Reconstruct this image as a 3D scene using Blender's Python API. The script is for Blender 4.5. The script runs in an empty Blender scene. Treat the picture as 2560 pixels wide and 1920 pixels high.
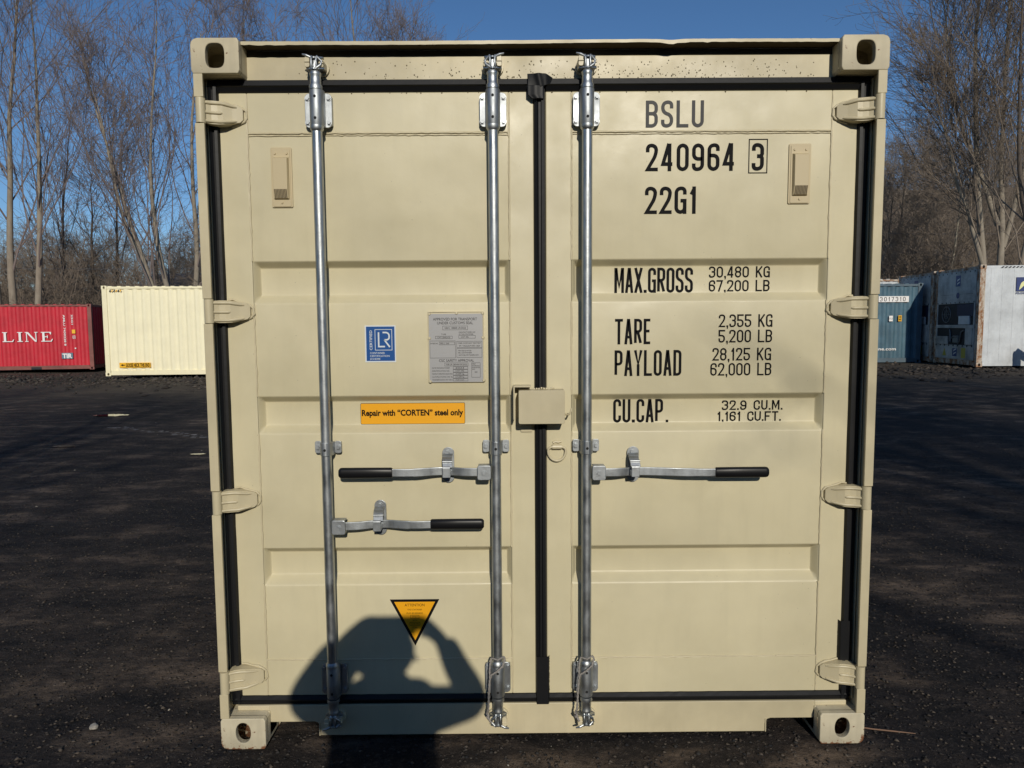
import bpy, bmesh, math, random
import numpy as np
from mathutils import Vector, Matrix
R = math.radians
random.seed(7)
S = bpy.context.scene
COL = S.collection

# ------------------------------------------------------------------ camera, world, sun
cam_d = bpy.data.cameras.new("camera")
cam = bpy.data.objects.new("camera", cam_d); COL.objects.link(cam)
cam_d.sensor_width = 36; cam_d.lens = 36*1775/2560
cam_d.clip_start = 0.01; cam_d.clip_end = 1500
CAM = Vector((-0.1203, -2.5585, 1.5899))
def cam_basis(p, y, r):
    f = Vector((math.sin(y)*math.cos(p), math.cos(y)*math.cos(p), math.sin(p)))
    rt = Vector((math.cos(y), -math.sin(y), 0)); u = rt.cross(f)
    c, s = math.cos(r), math.sin(r)
    return c*rt+s*u, -s*rt+c*u, f
rt, up, fw = cam_basis(-0.08351, 0.004396, -0.006924)
m = Matrix((rt, up, -fw)).transposed().to_4x4(); m.translation = CAM
cam.matrix_world = m
S.camera = cam

SUN_DIR = Vector((0.14, -1.0, 0.437)).normalized()      # towards the sun
EL = math.asin(SUN_DIR.z); AZ = math.atan2(SUN_DIR.x, SUN_DIR.y)
w = bpy.data.worlds.new("World"); S.world = w; w.use_nodes = True
nt = w.node_tree; bg = nt.nodes["Background"]
sky = nt.nodes.new("ShaderNodeTexSky"); sky.sky_type = 'NISHITA'; sky.sun_disc = False
sky.sun_elevation = EL; sky.sun_rotation = AZ; sky.air_density = 1.0; sky.dust_density = 0.0; sky.ozone_density = 4.5
sky.altitude = 1200
hs = nt.nodes.new('ShaderNodeHueSaturation'); hs.inputs['Saturation'].default_value = 1.08
nt.links.new(sky.outputs[0], hs.inputs['Color']); nt.links.new(hs.outputs[0], bg.inputs[0]); bg.inputs[1].default_value = 0.084
sd = bpy.data.lights.new("sun", 'SUN'); sd.energy = 3.1; sd.angle = R(0.55); sd.color = (1.0, 0.93, 0.80)
so = bpy.data.objects.new("sun", sd); COL.objects.link(so)
so.rotation_euler = SUN_DIR.to_track_quat('Z', 'Y').to_euler()
S.view_settings.view_transform = 'Standard'; S.view_settings.look = 'None'
S.view_settings.gamma = 1; S.view_settings.exposure = 0.0
S.render.engine = 'CYCLES'

# ------------------------------------------------------------------ materials
def mat(name, col, rough=0.6, metal=0.0, spec=0.5):
    M = bpy.data.materials.new(name); M.use_nodes = True
    b = M.node_tree.nodes["Principled BSDF"]
    b.inputs['Base Color'].default_value = (*col, 1); b.inputs['Roughness'].default_value = rough
    b.inputs['Metallic'].default_value = metal; b.inputs['Specular IOR Level'].default_value = spec
    return M
def N(M, t, **k):
    n = M.node_tree.nodes.new(t)
    for a, v in k.items():
        if a[0] == '_': n.inputs[a[1:].replace('_', ' ')].default_value = v
        else: setattr(n, a, v)
    return n
def L(M, a, b): M.node_tree.links.new(a, b)
def bsdf(M): return M.node_tree.nodes["Principled BSDF"]
def noise(M, scale, detail=3, vec=None, rough=0.55, stretch=None, coord='Object'):
    tc = N(M, "ShaderNodeTexCoord"); n = N(M, "ShaderNodeTexNoise", _Scale=scale, _Detail=detail, _Roughness=rough)
    src = tc.outputs[coord]
    if stretch:
        mp = N(M, "ShaderNodeMapping"); mp.inputs['Scale'].default_value = stretch
        L(M, src, mp.inputs[0]); src = mp.outputs[0]
    L(M, src, n.inputs['Vector']); return n.outputs['Fac']
def ramp(M, fac, stops):
    r = N(M, "ShaderNodeValToRGB"); e = r.color_ramp.elements
    while len(e) < len(stops): e.new(0.5)
    for i, (p, c) in enumerate(stops):
        e[i].position = p; e[i].color = (*c, 1) if not isinstance(c, (int, float)) else (c, c, c, 1)
    L(M, fac, r.inputs[0]); return r.outputs[0]
def mix(M, fac, a, b, typ='MIX'):
    n = N(M, "ShaderNodeMix", data_type='RGBA', blend_type=typ)
    for i, v in ((0, fac), (6, a), (7, b)):
        if hasattr(v, 'is_output') or isinstance(v, bpy.types.NodeSocket): L(M, v, n.inputs[i])
        else: n.inputs[i].default_value = v if i == 0 else (*v, 1)
    return n.outputs[2]
def math_(M, op, a, b=0.0, clamp=False):
    n = N(M, "ShaderNodeMath", operation=op, use_clamp=clamp)
    for i, v in ((0, a), (1, b)):
        if isinstance(v, bpy.types.NodeSocket): L(M, v, n.inputs[i])
        else: n.inputs[i].default_value = v
    return n.outputs[0]
def bump(M, *hs):
    prev = None
    for h, st, dist in hs:
        b = N(M, "ShaderNodeBump", _Strength=st, _Distance=dist); L(M, h, b.inputs['Height'])
        if prev: L(M, prev, b.inputs['Normal'])
        prev = b.outputs[0]
    L(M, prev, bsdf(M).inputs['Normal'])

def paint(name, col, rough=0.42, dirt=0.12, chips=0.0, wav=0.012, rustcol=(0.13, 0.045, 0.015)):
    """semi-gloss steel paint: faint mottling, runs, specks, shallow waviness, optional rust chips"""
    M = mat(name, col, rough)
    d = tuple(c*(1-dirt*1.6) for c in col)
    c1 = mix(M, ramp(M, noise(M, 1.7, 5, rough=.65), [(0.38, 0), (0.66, 1)]), col, d)
    c2 = mix(M, ramp(M, noise(M, 26, 3, stretch=(1, 1, 0.12)), [(0.5, 0), (0.85, 0.5)]), c1, d)
    vor = N(M, "ShaderNodeTexVoronoi", _Scale=34.0); tc = N(M, "ShaderNodeTexCoord"); L(M, tc.outputs['Object'], vor.inputs['Vector'])
    spots = ramp(M, vor.outputs['Distance'], [(0.03, 1), (0.07, 0)])
    gate = ramp(M, noise(M, 5, 2), [(0.52, 0), (0.60, 0.9)])
    c3 = mix(M, math_(M, 'MULTIPLY', spots, gate), c2, tuple(c*0.45 for c in col))
    if chips:
        cf = ramp(M, noise(M, 38, 6, rough=0.7), [(0.66-chips*0.2, 0), (0.69-chips*0.2, 1)])
        c3 = mix(M, cf, c3, rustcol)
    L(M, c3, bsdf(M).inputs['Base Color'])
    L(M, ramp(M, noise(M, 9, 3), [(0.3, rough-0.05), (0.75, rough+0.12)]), bsdf(M).inputs['Roughness'])
    bump(M, (noise(M, 2.6, 2), 1.0, wav), (noise(M, 55, 2), .12, .0015), (noise(M, 420, 2), 0.10, 0.001))
    return M

CREAM = (0.60, 0.54, 0.362)
M_cream = paint("cream_paint", CREAM, dirt=.085)
M_cream2 = paint("cream_paint_frame", (0.58, 0.51, 0.34), 0.45, dirt=0.15)
M_castp = paint("cream_paint_chipped", (0.58, 0.51, 0.35), 0.5, dirt=0.25, chips=0.12)
# rust gathering on the lower outer edges of the bottom castings
def casting_rust(sg):
    M = paint("cream_paint_rusty_foot", (0.62, 0.56, 0.41), 0.55, dirt=0.3, chips=0.10)
    tc = N(M, "ShaderNodeTexCoord"); sp = N(M, "ShaderNodeSeparateXYZ"); L(M, tc.outputs['Object'], sp.inputs[0])
    ax = math_(M, 'MULTIPLY', sp.outputs['X'], sg)
    a = math_(M, 'MULTIPLY', math_(M, 'SUBTRACT', math_(M, 'SUBTRACT', ax, math_(M, 'MULTIPLY', sp.outputs['Z'], .35)), 0.070), 40.0, True)
    b = math_(M, 'MULTIPLY', math_(M, 'SUBTRACT', -0.034, sp.outputs['Z']), 40.0, True)
    s = math_(M, 'MAXIMUM', a, b)
    n = noise(M, 45, 5, rough=0.7)
    f = math_(M, 'MULTIPLY', math_(M, 'SUBTRACT', math_(M, 'ADD', n, math_(M, 'MULTIPLY', s, 0.28)), 0.68), 12.0, True)
    old = bsdf(M).inputs['Base Color'].links[0].from_socket
    L(M, mix(M, f, old, (0.17, 0.07, 0.03)), bsdf(M).inputs['Base Color'])
    return M
M_castrust = {-1: casting_rust(-1.0), 1: casting_rust(1.0)}
M_weld = paint("cream_weld", (0.60, 0.53, 0.36), 0.38, dirt=0.1)
def galv(name, col=(0.47, 0.495, 0.51), rough=0.44):
    M = mat(name, col, rough, 1.0)
    f = noise(M, 60, 4, stretch=(1, 1, 0.35)); g = noise(M, 14, 3)
    L(M, mix(M, f, tuple(c*0.62 for c in col), tuple(min(1, c*1.25) for c in col)), bsdf(M).inputs['Base Color'])
    L(M, ramp(M, g, [(0.3, rough-0.08), (0.7, rough+0.14)]), bsdf(M).inputs['Roughness'])
    bump(M, (noise(M, 130, 3), 0.25, 0.001))
    return M
M_galv = galv("galvanised_steel")
M_galv2 = galv("galvanised_bracket", (0.42, 0.445, 0.465), 0.50)
M_rub = mat("rubber_gasket", (0.006, 0.0065, 0.008), 0.5, spec=.28); bump(M_rub, (noise(M_rub, 30, 4), 0.3, 0.002))
M_lipshade = mat("brown_lip_shade", (0.085, 0.066, 0.040), 0.9, spec=.1)  # shade under the header lip, put in as dark brown colour
M_grip = mat("black_vinyl_grip", (0.006, 0.006, 0.007), 0.38, spec=0.35)
M_dark = mat("dark_void", (0.01, 0.01, 0.01), 0.9)
M_ink = mat("black_vinyl_lettering", (0.004, 0.0042, 0.005), 0.65, spec=.12)
M_inkg = mat("faded_black_lettering", (0.012, 0.013, 0.016), 0.5, spec=.3)
M_vent = mat("beige_plastic", (0.50, 0.415, 0.255), 0.5)
M_ventd = mat("vent_mesh_dark", (0.10, 0.075, 0.045), 0.8)
M_orange = mat("orange_sticker", (0.80, 0.37, 0.009), 0.4)
M_blue = mat("blue_sticker", (0.008, 0.075, 0.27), 0.35)
M_white = mat("white_print", (0.62, 0.66, 0.68), 0.5)
M_plate = mat("grey_aluminium_plate", (0.33, 0.33, 0.335), 0.5, 0.3)
M_platet = mat("plate_print", (0.02, 0.018, 0.02), 0.7, spec=.1)
M_cord = mat("grey_cord", (0.26, 0.24, 0.22), 0.9); bump(M_cord, (noise(M_cord, 300, 2), 0.6, 0.002))
M_drop = mat("water_drop", (0.20, 0.17, 0.11), 0.06, spec=0.8)

# ------------------------------------------------------------------ mesh builder
class MB:
    def __init__(s): s.v = []; s.f = []; s.m = []; s.sm = []
    def add(s, vs, fs, mi=0, smooth=False):
        o = len(s.v); s.v += [tuple(p) for p in vs]
        for f in fs: s.f.append(tuple(i+o for i in f)); s.m.append(mi); s.sm.append(smooth)
    def box(s, x0, x1, y0, y1, z0, z1, mi=0):
        v = [(x, y, z) for z in (z0, z1) for y in (y0, y1) for x in (x0, x1)]
        s.add(v, [(0, 2, 3, 1), (4, 5, 7, 6), (0, 1, 5, 4), (2, 6, 7, 3), (0, 4, 6, 2), (1, 3, 7, 5)], mi)
    def cyl(s, p0, p1, r0, r1=None, n=20, mi=0, caps=True):
        r1 = r0 if r1 is None else r1
        a, b = Vector(p0), Vector(p1); d = (b-a).normalized()
        t = Vector((0, 0, 1)) if abs(d.z) < 0.9 else Vector((1, 0, 0))
        u = d.cross(t).normalized(); q = d.cross(u)
        vs = []
        for p, r in ((a, r0), (b, r1)):
            for i in range(n):
                an = 2*math.pi*i/n; vs.append(p+u*(r*math.cos(an))+q*(r*math.sin(an)))
        s.add(vs, [(i, i+n, (i+1) % n+n, (i+1) % n) for i in range(n)], mi, True)
        if caps:
            s.add(vs[:n], [tuple(range(n))], mi); s.add(vs[n:], [tuple(reversed(range(n)))], mi)
    def lathe(s, x, y, prof, n=24, mi=0):       # vertical axis, prof = [(r,z)...]
        k = len(prof); vs = [(x+r*math.cos(2*math.pi*i/n), y+r*math.sin(2*math.pi*i/n), z) for r, z in prof for i in range(n)]
        s.add(vs, [(j*n+i, j*n+(i+1) % n, (j+1)*n+(i+1) % n, (j+1)*n+i) for j in range(k-1) for i in range(n)], mi, True)
        s.add(vs[:n], [tuple(reversed(range(n)))], mi); s.add(vs[-n:], [tuple(range(n))], mi)
    def prism(s, pts, y0, y1, mi=0):            # pts in XZ, counter-clockwise seen from -Y
        n = len(pts); vs = [(x, y0, z) for x, z in pts]+[(x, y1, z) for x, z in pts]
        s.add(vs, [tuple(range(n)), tuple(reversed(range(n, 2*n)))]+[(i, i+n, (i+1) % n+n, (i+1) % n) for i in range(n)], mi)
    def tube(s, pts, rad, n=8, mi=0, closed=False, caps=True):
        P = [Vector(p) for p in pts]; k = len(P)
        rr = rad if isinstance(rad, (list, tuple)) else [rad]*k
        vs = []; pu = None
        for i, p in enumerate(P):
            a = P[(i-1) % k] if (i or closed) else p; b = P[(i+1) % k] if (i < k-1 or closed) else p
            d = (b-a).normalized()
            if pu is None:
                t = Vector((0, 0, 1)) if abs(d.z) < 0.9 else Vector((0, 1, 0)); u = d.cross(t).normalized()
            else: u = (pu-d*pu.dot(d)).normalized()
            pu = u; q = d.cross(u)
            vs += [p+u*(rr[i]*math.cos(2*math.pi*j/n))+q*(rr[i]*math.sin(2*math.pi*j/n)) for j in range(n)]
        fs = [(j*n+i, j*n+(i+1) % n, ((j+1) % k)*n+(i+1) % n, ((j+1) % k)*n+i) for j in range(k if closed else k-1) for i in range(n)]
        s.add(vs, fs, mi, True)
        if not closed and caps: s.add(vs[:n], [tuple(reversed(range(n)))], mi); s.add(vs[-n:], [tuple(range(n))], mi)
    def xf(s, M, start=0):
        s.v = s.v[:start]+[tuple(M @ Vector(p)) for p in s.v[start:]]; return s
    def build(s, name, mats, parent=None, bevel=0, seg=2, smooth=False, ang=35):
        me = bpy.data.meshes.new(name); me.from_pydata(s.v, [], s.f)
        for M in (mats if isinstance(mats, (list, tuple)) else [mats]): me.materials.append(M)
        me.polygons.foreach_set('material_index', s.m)
        me.polygons.foreach_set('use_smooth', [smooth or q for q in s.sm]); me.update()
        o = bpy.data.objects.new(name, me); COL.objects.link(o)
        if parent: o.parent = parent
        if bevel:
            b = o.modifiers.new("bevel", 'BEVEL'); b.width = bevel; b.segments = seg; b.limit_method = 'ANGLE'; b.angle_limit = R(ang); b.harden_normals = False
        return o
def tag(o, label=None, cat=None, group=None, kind=None):
    for k, v in (('label', label), ('category', cat), ('group', group), ('kind', kind)):
        if v: o[k] = v
    return o
def empty(name, loc=(0, 0, 0), rz=0):
    o = bpy.data.objects.new(name, None); COL.objects.link(o); o.location = loc; o.rotation_euler = (0, 0, rz); o.empty_display_size = .1
    return o
def copy_tree(o, parent=None):
    c = o.copy(); COL.objects.link(c); c.parent = parent
    for ch in [x for x in bpy.data.objects if x.parent == o]: copy_tree(ch, c)
    return c
def rrect(x0, x1, z0, z1, r, seg=4, corners=(1, 1, 1, 1)):   # ccw from lower left
    out = []
    for (cx, cz, a, on) in ((x0, z0, 180, corners[0]), (x1, z0, 270, corners[1]), (x1, z1, 0, corners[2]), (x0, z1, 90, corners[3])):
        if not on: out.append((cx, cz)); continue
        ox = cx+(r if cx == x0 else -r); oz = cz+(r if cz == z0 else -r)
        for i in range(seg+1):
            t = R(a+90*i/seg); out.append((ox+r*math.cos(t), oz+r*math.sin(t)))
    return out

# ------------------------------------------------------------------ lettering
def text2d(s, bold=0.0):
    cu = bpy.data.curves.new("t", 'FONT'); cu.body = s; cu.size = 1; cu.offset = bold; cu.resolution_u = 3
    o = bpy.data.objects.new("t", cu); COL.objects.link(o)
    dg = bpy.context.evaluated_depsgraph_get(); e = o.evaluated_get(dg); me = e.to_mesh()
    v = [(p.co.x, p.co.y) for p in me.vertices]; f = [tuple(p.vertices) for p in me.polygons]
    e.to_mesh_clear(); bpy.data.objects.remove(o); bpy.data.curves.remove(cu)
    return v, f
_tc = {}
def put_text(mb, s, x0, x1, z0, z1, y, mi=0, bold=0.0, rot=0, fullh=False):
    """fit the string into the rectangle on a plane facing -Y; rot=90 reads upwards"""
    if (s, bold) not in _tc: _tc[(s, bold)] = text2d(s, bold)
    v, f = _tc[(s, bold)]
    xs = [p[0] for p in v]; zs = [p[1] for p in v]; a, b = min(xs), max(xs); c, d = (min(zs), max(zs))
    if not fullh: c, d = 0.0, 0.73
    out = []
    for px, pz in v:
        u, t = (px-a)/(b-a), (pz-c)/(d-c)
        if rot == 90: u, t = 1-t, u
        if rot == -90: u, t = t, 1-u
        out.append((x0+u*(x1-x0), y, z0+t*(z1-z0)))
    mb.add(out, f, mi)
G = {  # stroke letters: centre lines in a unit box; third value 1 = rounded corner
 '0': [[(0, 0, 1), (1, 0, 1), (1, 1, 1), (0, 1, 1), 'c']], 'O': [[(0, 0, 1), (1, 0, 1), (1, 1, 1), (0, 1, 1), 'c']],
 '1': [[(.75, 0), (.75, 1)], [(.05, .74), (.72, .97)]],
 '2': [[(0, .72), (0, 1, 1), (1, 1, 1), (1, .62, 1), (0, .0), (1, 0)]],
 '3': [[(0, .76), (0, 1, 1), (1, 1, 1), (1, .53, .7), (.4, .53)], [(.4, .53), (1, .53, .7), (1, 0, 1), (0, 0, 1), (0, .24)]],
 '4': [[(.62, 1), (0, .22), (1.1, .22)], [(.76, 0), (.76, 1), (.6, 1)]],
 '5': [[(1, 1), (0, 1), (0, .56), (1, .56, 1), (1, 0, 1), (0, 0, 1), (0, .24)]],
 '6': [[(1, .76), (1, 1, 1), (0, 1, 1), (0, 0, 1), (1, 0, 1), (1, .57, 1), (0.02, .57)]],
 '7': [[(0, 1), (1, 1), (.36, 0)]],
 '8': [[(0, 0, 1), (1, 0, 1), (1, .52, .8), (0, .52, .8), 'c'], [(0, .52, .8), (1, .52, .8), (1, 1, 1), (0, 1, 1), 'c']],
 '9': [[(0, .24), (0, 0, 1), (1, 0, 1), (1, 1, 1), (0, 1, 1), (0, .43, 1), (.98, .43)]],
 'A': [[(0, 0), (.44, 1), (.56, 1), (1, 0)], [(.14, .26), (.86, .26)]],
 'B': [[(0, .52), (0, 1), (1, 1, 1), (1, .52, .8), 'c'], [(0, 0), (0, .52), (1, .52, .8), (1, 0, 1), 'c']],
 'C': [[(1, .72), (1, 1, 1), (0, 1, 1), (0, 0, 1), (1, 0, 1), (1, .28)]],
 'D': [[(0, 0), (0, 1), (1, 1, 1), (1, 0, 1), 'c']],
 'E': [[(1, 1), (0, 1), (0, 0), (1, 0)], [(0, .52), (.85, .52)]],
 'F': [[(1, 1), (0, 1), (0, 0)], [(0, .5), (.85, .5)]],
 'G': [[(1, .74), (1, 1, 1), (0, 1, 1), (0, 0, 1), (1, 0, 1), (1, .48), (.5, .48)], [(1, 0), (1, .3)]],
 'K': [[(0, 0), (0, 1)], [(1, 1), (.08, .42)], [(.32, .58), (1, 0)]],
 'L': [[(0, 1), (0, 0), (1, 0)]],
 'M': [[(0, 0), (0, 1), (.08, 1), (.5, .22), (.92, 1), (1, 1), (1, 0)]],
 'P': [[(0, 0), (0, 1), (1, 1, 1), (1, .46, 1), (0, .46)]],
 'R': [[(0, 0), (0, 1), (1, 1, 1), (1, .5, 1), (0, .5)], [(.45, .5), (1, 0)]],
 'S': [[(1, .74), (1, 1, 1), (0, 1, 1), (0, .58, .8), (1, .44, .8), (1, 0, 1), (0, 0, 1), (0, .26)]],
 'T': [[(0, 1), (1, 1)], [(.5, 1), (.5, 0)]], 'U': [[(0, 1), (0, 0, 1), (1, 0, 1), (1, 1)]],
 'X': [[(0, 0), (1, 1)], [(0, 1), (1, 0)]], 'Y': [[(0, 1), (.5, .45), (1, 1)], [(.5, .45), (.5, 0)]],
}
def stroke(mb, pts, closed, t, y, rmax, mi=0):
    P = [Vector((p[0], p[1])) for p in pts]; rr = [p[2]*rmax if len(p) > 2 else 0 for p in pts]; n = len(P)
    out = []
    for i in range(n):
        if rr[i] and (closed or 0 < i < n-1):
            a, b, c = P[i-1], P[i], P[(i+1) % n]; da, dc = (a-b), (c-b)
            r = min(rr[i], da.length*.5, dc.length*.5); s, e = b+da.normalized()*r, b+dc.normalized()*r
            for k in range(7):
                q = k/6; out.append((1-q)**2*s*1+2*q*(1-q)*(b*.78+(s+e)*.11)+q*q*e)
        else: out.append(P[i])
    Q = [out[0]]
    for p in out[1:]:
        if (p-Q[-1]).length > 1e-5: Q.append(p)
    if closed and (Q[0]-Q[-1]).length < 1e-5: Q.pop()
    n = len(Q); vs = []
    for i in range(n):
        a = Q[i-1] if (i or closed) else None; c = Q[(i+1) % n] if (i < n-1 or closed) else None
        d1 = (Q[i]-a).normalized() if a is not None else None; d2 = (c-Q[i]).normalized() if c is not None else None
        d1 = d1 or d2; d2 = d2 or d1
        n1, n2 = Vector((-d1.y, d1.x)), Vector((-d2.y, d2.x)); mm = (n1+n2)
        mm = mm.normalized() if mm.length > .1 else n1
        L_ = min(1/max(.35, mm.dot(n1)), 1.9)
        o = mm*(t/2*L_); vs += [(Q[i].x+o.x, y, Q[i].y+o.y), (Q[i].x-o.x, y, Q[i].y-o.y)]
    mb.add(vs, [(2*i, 2*i+1, (2*i+3) % (2*n), (2*i+2) % (2*n)) for i in range(n if closed else n-1)], mi)
def letters(mb, s, x0, z0, h, wd, t, pitch, y, mi=0):
    x = x0
    for ch in s:
        if ch == ' ': x += pitch*.75; continue
        if ch in '.,':
            d = t*1.15; mb.add([(x, y, z0), (x+d, y, z0), (x+d, y, z0+d), (x, y, z0+d)], [(0, 1, 2, 3)], mi)
            if ch == ',': mb.add([(x+d*.3, y, z0-d), (x+d*.75, y, z0-d), (x+d, y, z0-.0001), (x+d*.3, y, z0-.0001)], [(0, 1, 2, 3)], mi)
            x += d+(pitch-wd); continue
        k = 1.2 if ch == 'M' else (.62 if ch == '1' else 1)
        W_ = wd*k-t; H_ = h-t
        for si, st in enumerate(G[ch]):
            cl = st[-1] == 'c'; pts = st[:-1] if cl else st
            pp = [(x+t/2+p[0]*W_, z0+t/2+p[1]*H_)+((p[2],) if len(p) > 2 else ()) for p in pts]
            # open ends reach the edge of the box
            if not cl:
                for e, q in ((0, 1), (-1, -2)):
                    v = Vector(pp[e][:2])-Vector(pp[q][:2])
                    if ch not in 'BPRDE3' and v.length > 0:
                        k2 = v.normalized()*(t/2 if (pts[e][1] in (0, 1) and abs(v.y) > .01) or (pts[e][0] in (0, 1) and abs(v.y) < .01) else 0)
                        pp[e] = (pp[e][0]+k2.x*.99, pp[e][1]+k2.y)
            stroke(mb, pp, cl, t, y-.00022*si, W_*.52, mi)
        x += wd*k+(pitch-wd)
    return x

# ================================================================== THE CONTAINER DOOR END
YF = 0.075            # door frame face
box = empty("shipping_container")
tag(box, "large cream shipping container in the foreground, seen on its closed double doors", "shipping container")
LEN, WID, HT = 6.06, 2.438, 2.591

def plate_with_hole(mb, outer, hole, y0, y1, mi=0):
    """outer / hole: functions angle -> (x,z); a plate with an opening"""
    n = 48; a = [2*math.pi*i/n for i in range(n)]
    o = [outer(t) for t in a]; h = [hole(t) for t in a]
    vs = [(x, y0, z) for x, z in o]+[(x, y0, z) for x, z in h]+[(x, y1, z) for x, z in h]+[(x, y1, z) for x, z in o]
    fs = []
    for i in range(n):
        j = (i+1) % n
        fs += [(i, j, n+j, n+i), (n+i, n+j, 2*n+j, 2*n+i), (3*n+i, i+2*n, 2*n+j, 3*n+j), (j, i, 3*n+i, 3*n+j)]
    mb.add(vs, fs, mi)
def casting_mb(cw=.168, ch=.12, cd=.16, hw=.066, hh=.083, hx=0, hz=0, corner=(1, 1), cut=True):
    """corner casting centred on 0, front at y=0; corner=(sx,sz) the rounded outer corner"""
    mb = MB(); a, b = cw/2, ch/2; r = .024
    def outer(t):
        c, s = math.cos(t), math.sin(t); k = min(a/abs(c) if abs(c) > 1e-6 else 9, b/abs(s) if abs(s) > 1e-6 else 9)
        x, z = k*c, k*s
        cx, cz = corner[0]*(a-r), corner[1]*(b-r)
        if (x-cx)*corner[0] > 0 and (z-cz)*corner[1] > 0:
            d = Vector((x-cx, z-cz)); d.normalize(); x, z = cx+d.x*r, cz+d.y*r
        return x, z
    def hole(t):
        c, s = math.cos(t), math.sin(t); p = 3.2 if cut else 2.2
        k = (abs(c/(hw/2))**p+abs(s/(hh/2))**p)**(-1/p); return hx+k*c, hz+k*s
    plate_with_hole(mb, outer, hole, 0, .026)
    n = 48; o = [outer(2*math.pi*i/n) for i in range(n)]
    vs = [(x, .026, z) for x, z in o]+[(x, cd, z) for x, z in o]
    mb.add(vs, [(i, n+i, n+(i+1) % n, (i+1) % n) for i in range(n)]+[tuple(range(n, 2*n))], 0)
    return mb
for sx in (-1, 1):
    t = casting_mb(corner=(sx, 1), hx=0, hz=0).build("corner_casting", M_castp, box, .003)
    t.location = (sx*1.135, 0, 2.529)
    b = casting_mb(ch=.12, hw=.056, hh=.078, corner=(sx, -1), hx=0, hz=.004, cut=False).build("corner_casting", M_castrust[sx], box, .003)
    b.location = (sx*1.130, 0, .060)
    if sx < 0: tag(b, "bottom left casting with rust along its lower edge")
    else: tag(b, "bottom right casting chipped and rusty at its outer corner")
    for zz, sz in ((2.529, 1), (.06, -1)):
        o = casting_mb(corner=(-sx, sz)).build("corner_casting", M_castp, box, .003); o.location = (sx*1.135, LEN, zz); o.rotation_euler.z = math.pi

# corner posts with their inner return
for sx in (-1, 1):
    mb = MB()
    cuts = [.12]+[q for z in (.258, .945, 1.645, 2.346) for q in (z-.0445, z+.0445)]+[2.469]
    for i in range(0, len(cuts), 2): mb.prism([(1.181, cuts[i]), (1.213, cuts[i]), (1.213, cuts[i+1]), (1.181, cuts[i+1])], 0, .010)
    mb.box(1.198, 1.204, .010, .11, .12, 2.469); mb.box(1.2045, 1.2125, .010, .13, .12, 2.469)
    mb.box(1.1905, 1.1935, .058, .10, .145, 2.462)
    mb.box(1.13, 1.1975, .102, .125, .12, 2.469)
    if sx < 0: mb.xf(Matrix.Scale(-1, 4, (1, 0, 0))); mb.f = [tuple(reversed(f)) for f in mb.f]
    mb.build("corner_post", M_cream2, box, .0015)
# header: recessed face plus the projecting lip, the lip a little dented
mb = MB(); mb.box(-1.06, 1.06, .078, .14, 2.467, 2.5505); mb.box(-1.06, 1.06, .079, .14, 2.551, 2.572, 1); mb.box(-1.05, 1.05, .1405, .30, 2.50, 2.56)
mb.build("header", [M_cream2, M_lipshade], box, .002)
mb = MB(); n = 140; rs = np.random.RandomState(3)
up_, lo = [], []
for i in range(n+1):
    x = -1.052+2.104*i/n
    d = -.006*math.exp(-((x-.455)/.035)**2) + .0022*math.sin(x*3) + rs.uniform(-.0006, .0006)
    e = rs.uniform(-.002, .001) if (-1.04 < x < -.9) or (.44 < x < .62) else 0
    up_.append((x, 2.5850+d*.6)); lo.append((x, 2.5735+d+e))
vs = [(x, 0.025, z) for x, z in lo]+[(x, 0.025, z) for x, z in up_]+[(x, .16, z) for x, z in up_]+[(x, .082, 2.5735) for x, z in lo]
k = n+1; fs = []; gr = []
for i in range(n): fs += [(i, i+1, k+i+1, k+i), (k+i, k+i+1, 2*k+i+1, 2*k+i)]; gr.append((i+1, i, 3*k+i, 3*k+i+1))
fs += [(0, k, 2*k, 3*k), (n, 3*k+n, 2*k+n, k+n)]
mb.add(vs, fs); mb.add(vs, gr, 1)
M_lip = paint("cream_lip", (0.58, 0.51, 0.34), .45, chips=.10, rustcol=(.22, .12, .05))
mb.build("header_lip", [M_lip, M_lipshade], box)
# sill with the two raised notches
mb = MB()
P = [(-.855, .017), (.858, .017), (.858, .048), (.861, .058), (.868, .066), (.880, .070), (1.030, .070), (1.09, .070), (1.09, .139), (-1.09, .139), (-1.09, .072), (-1.03, .072), (-.877, .072), (-.865, .068), (-.858, .060), (-.855, .050)]
mb.prism(P, .060, .068)
mb.box(-.8545, .8575, .0685, .16, .0175, .0275); mb.box(-1.16, 1.16, .0685, .16, .126, .138)
mb.box(.858, 1.047, .0685, .15, .0705, .078); mb.box(-1.047, -.8555, .0685, .15, .0725, .080)
mb.box(-.860, -.8552, .056, .15, .0165, .070); mb.box(.8582, .8630, .056, .15, .0165, .068)
mb.build("sill", M_cream2, box, .002)
for sx in (-1, 1):   # returns between sill and bottom casting
    mb = MB(); a = sorted((sx*1.048, sx*1.17)); mb.box(a[0], a[1], .058, .13, .1205, .1395)
    mb.box(*sorted((sx*1.046, sx*1.056)), .054, .13, .02, .12); mb.build("sill_end", M_weld, box, .003)
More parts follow.
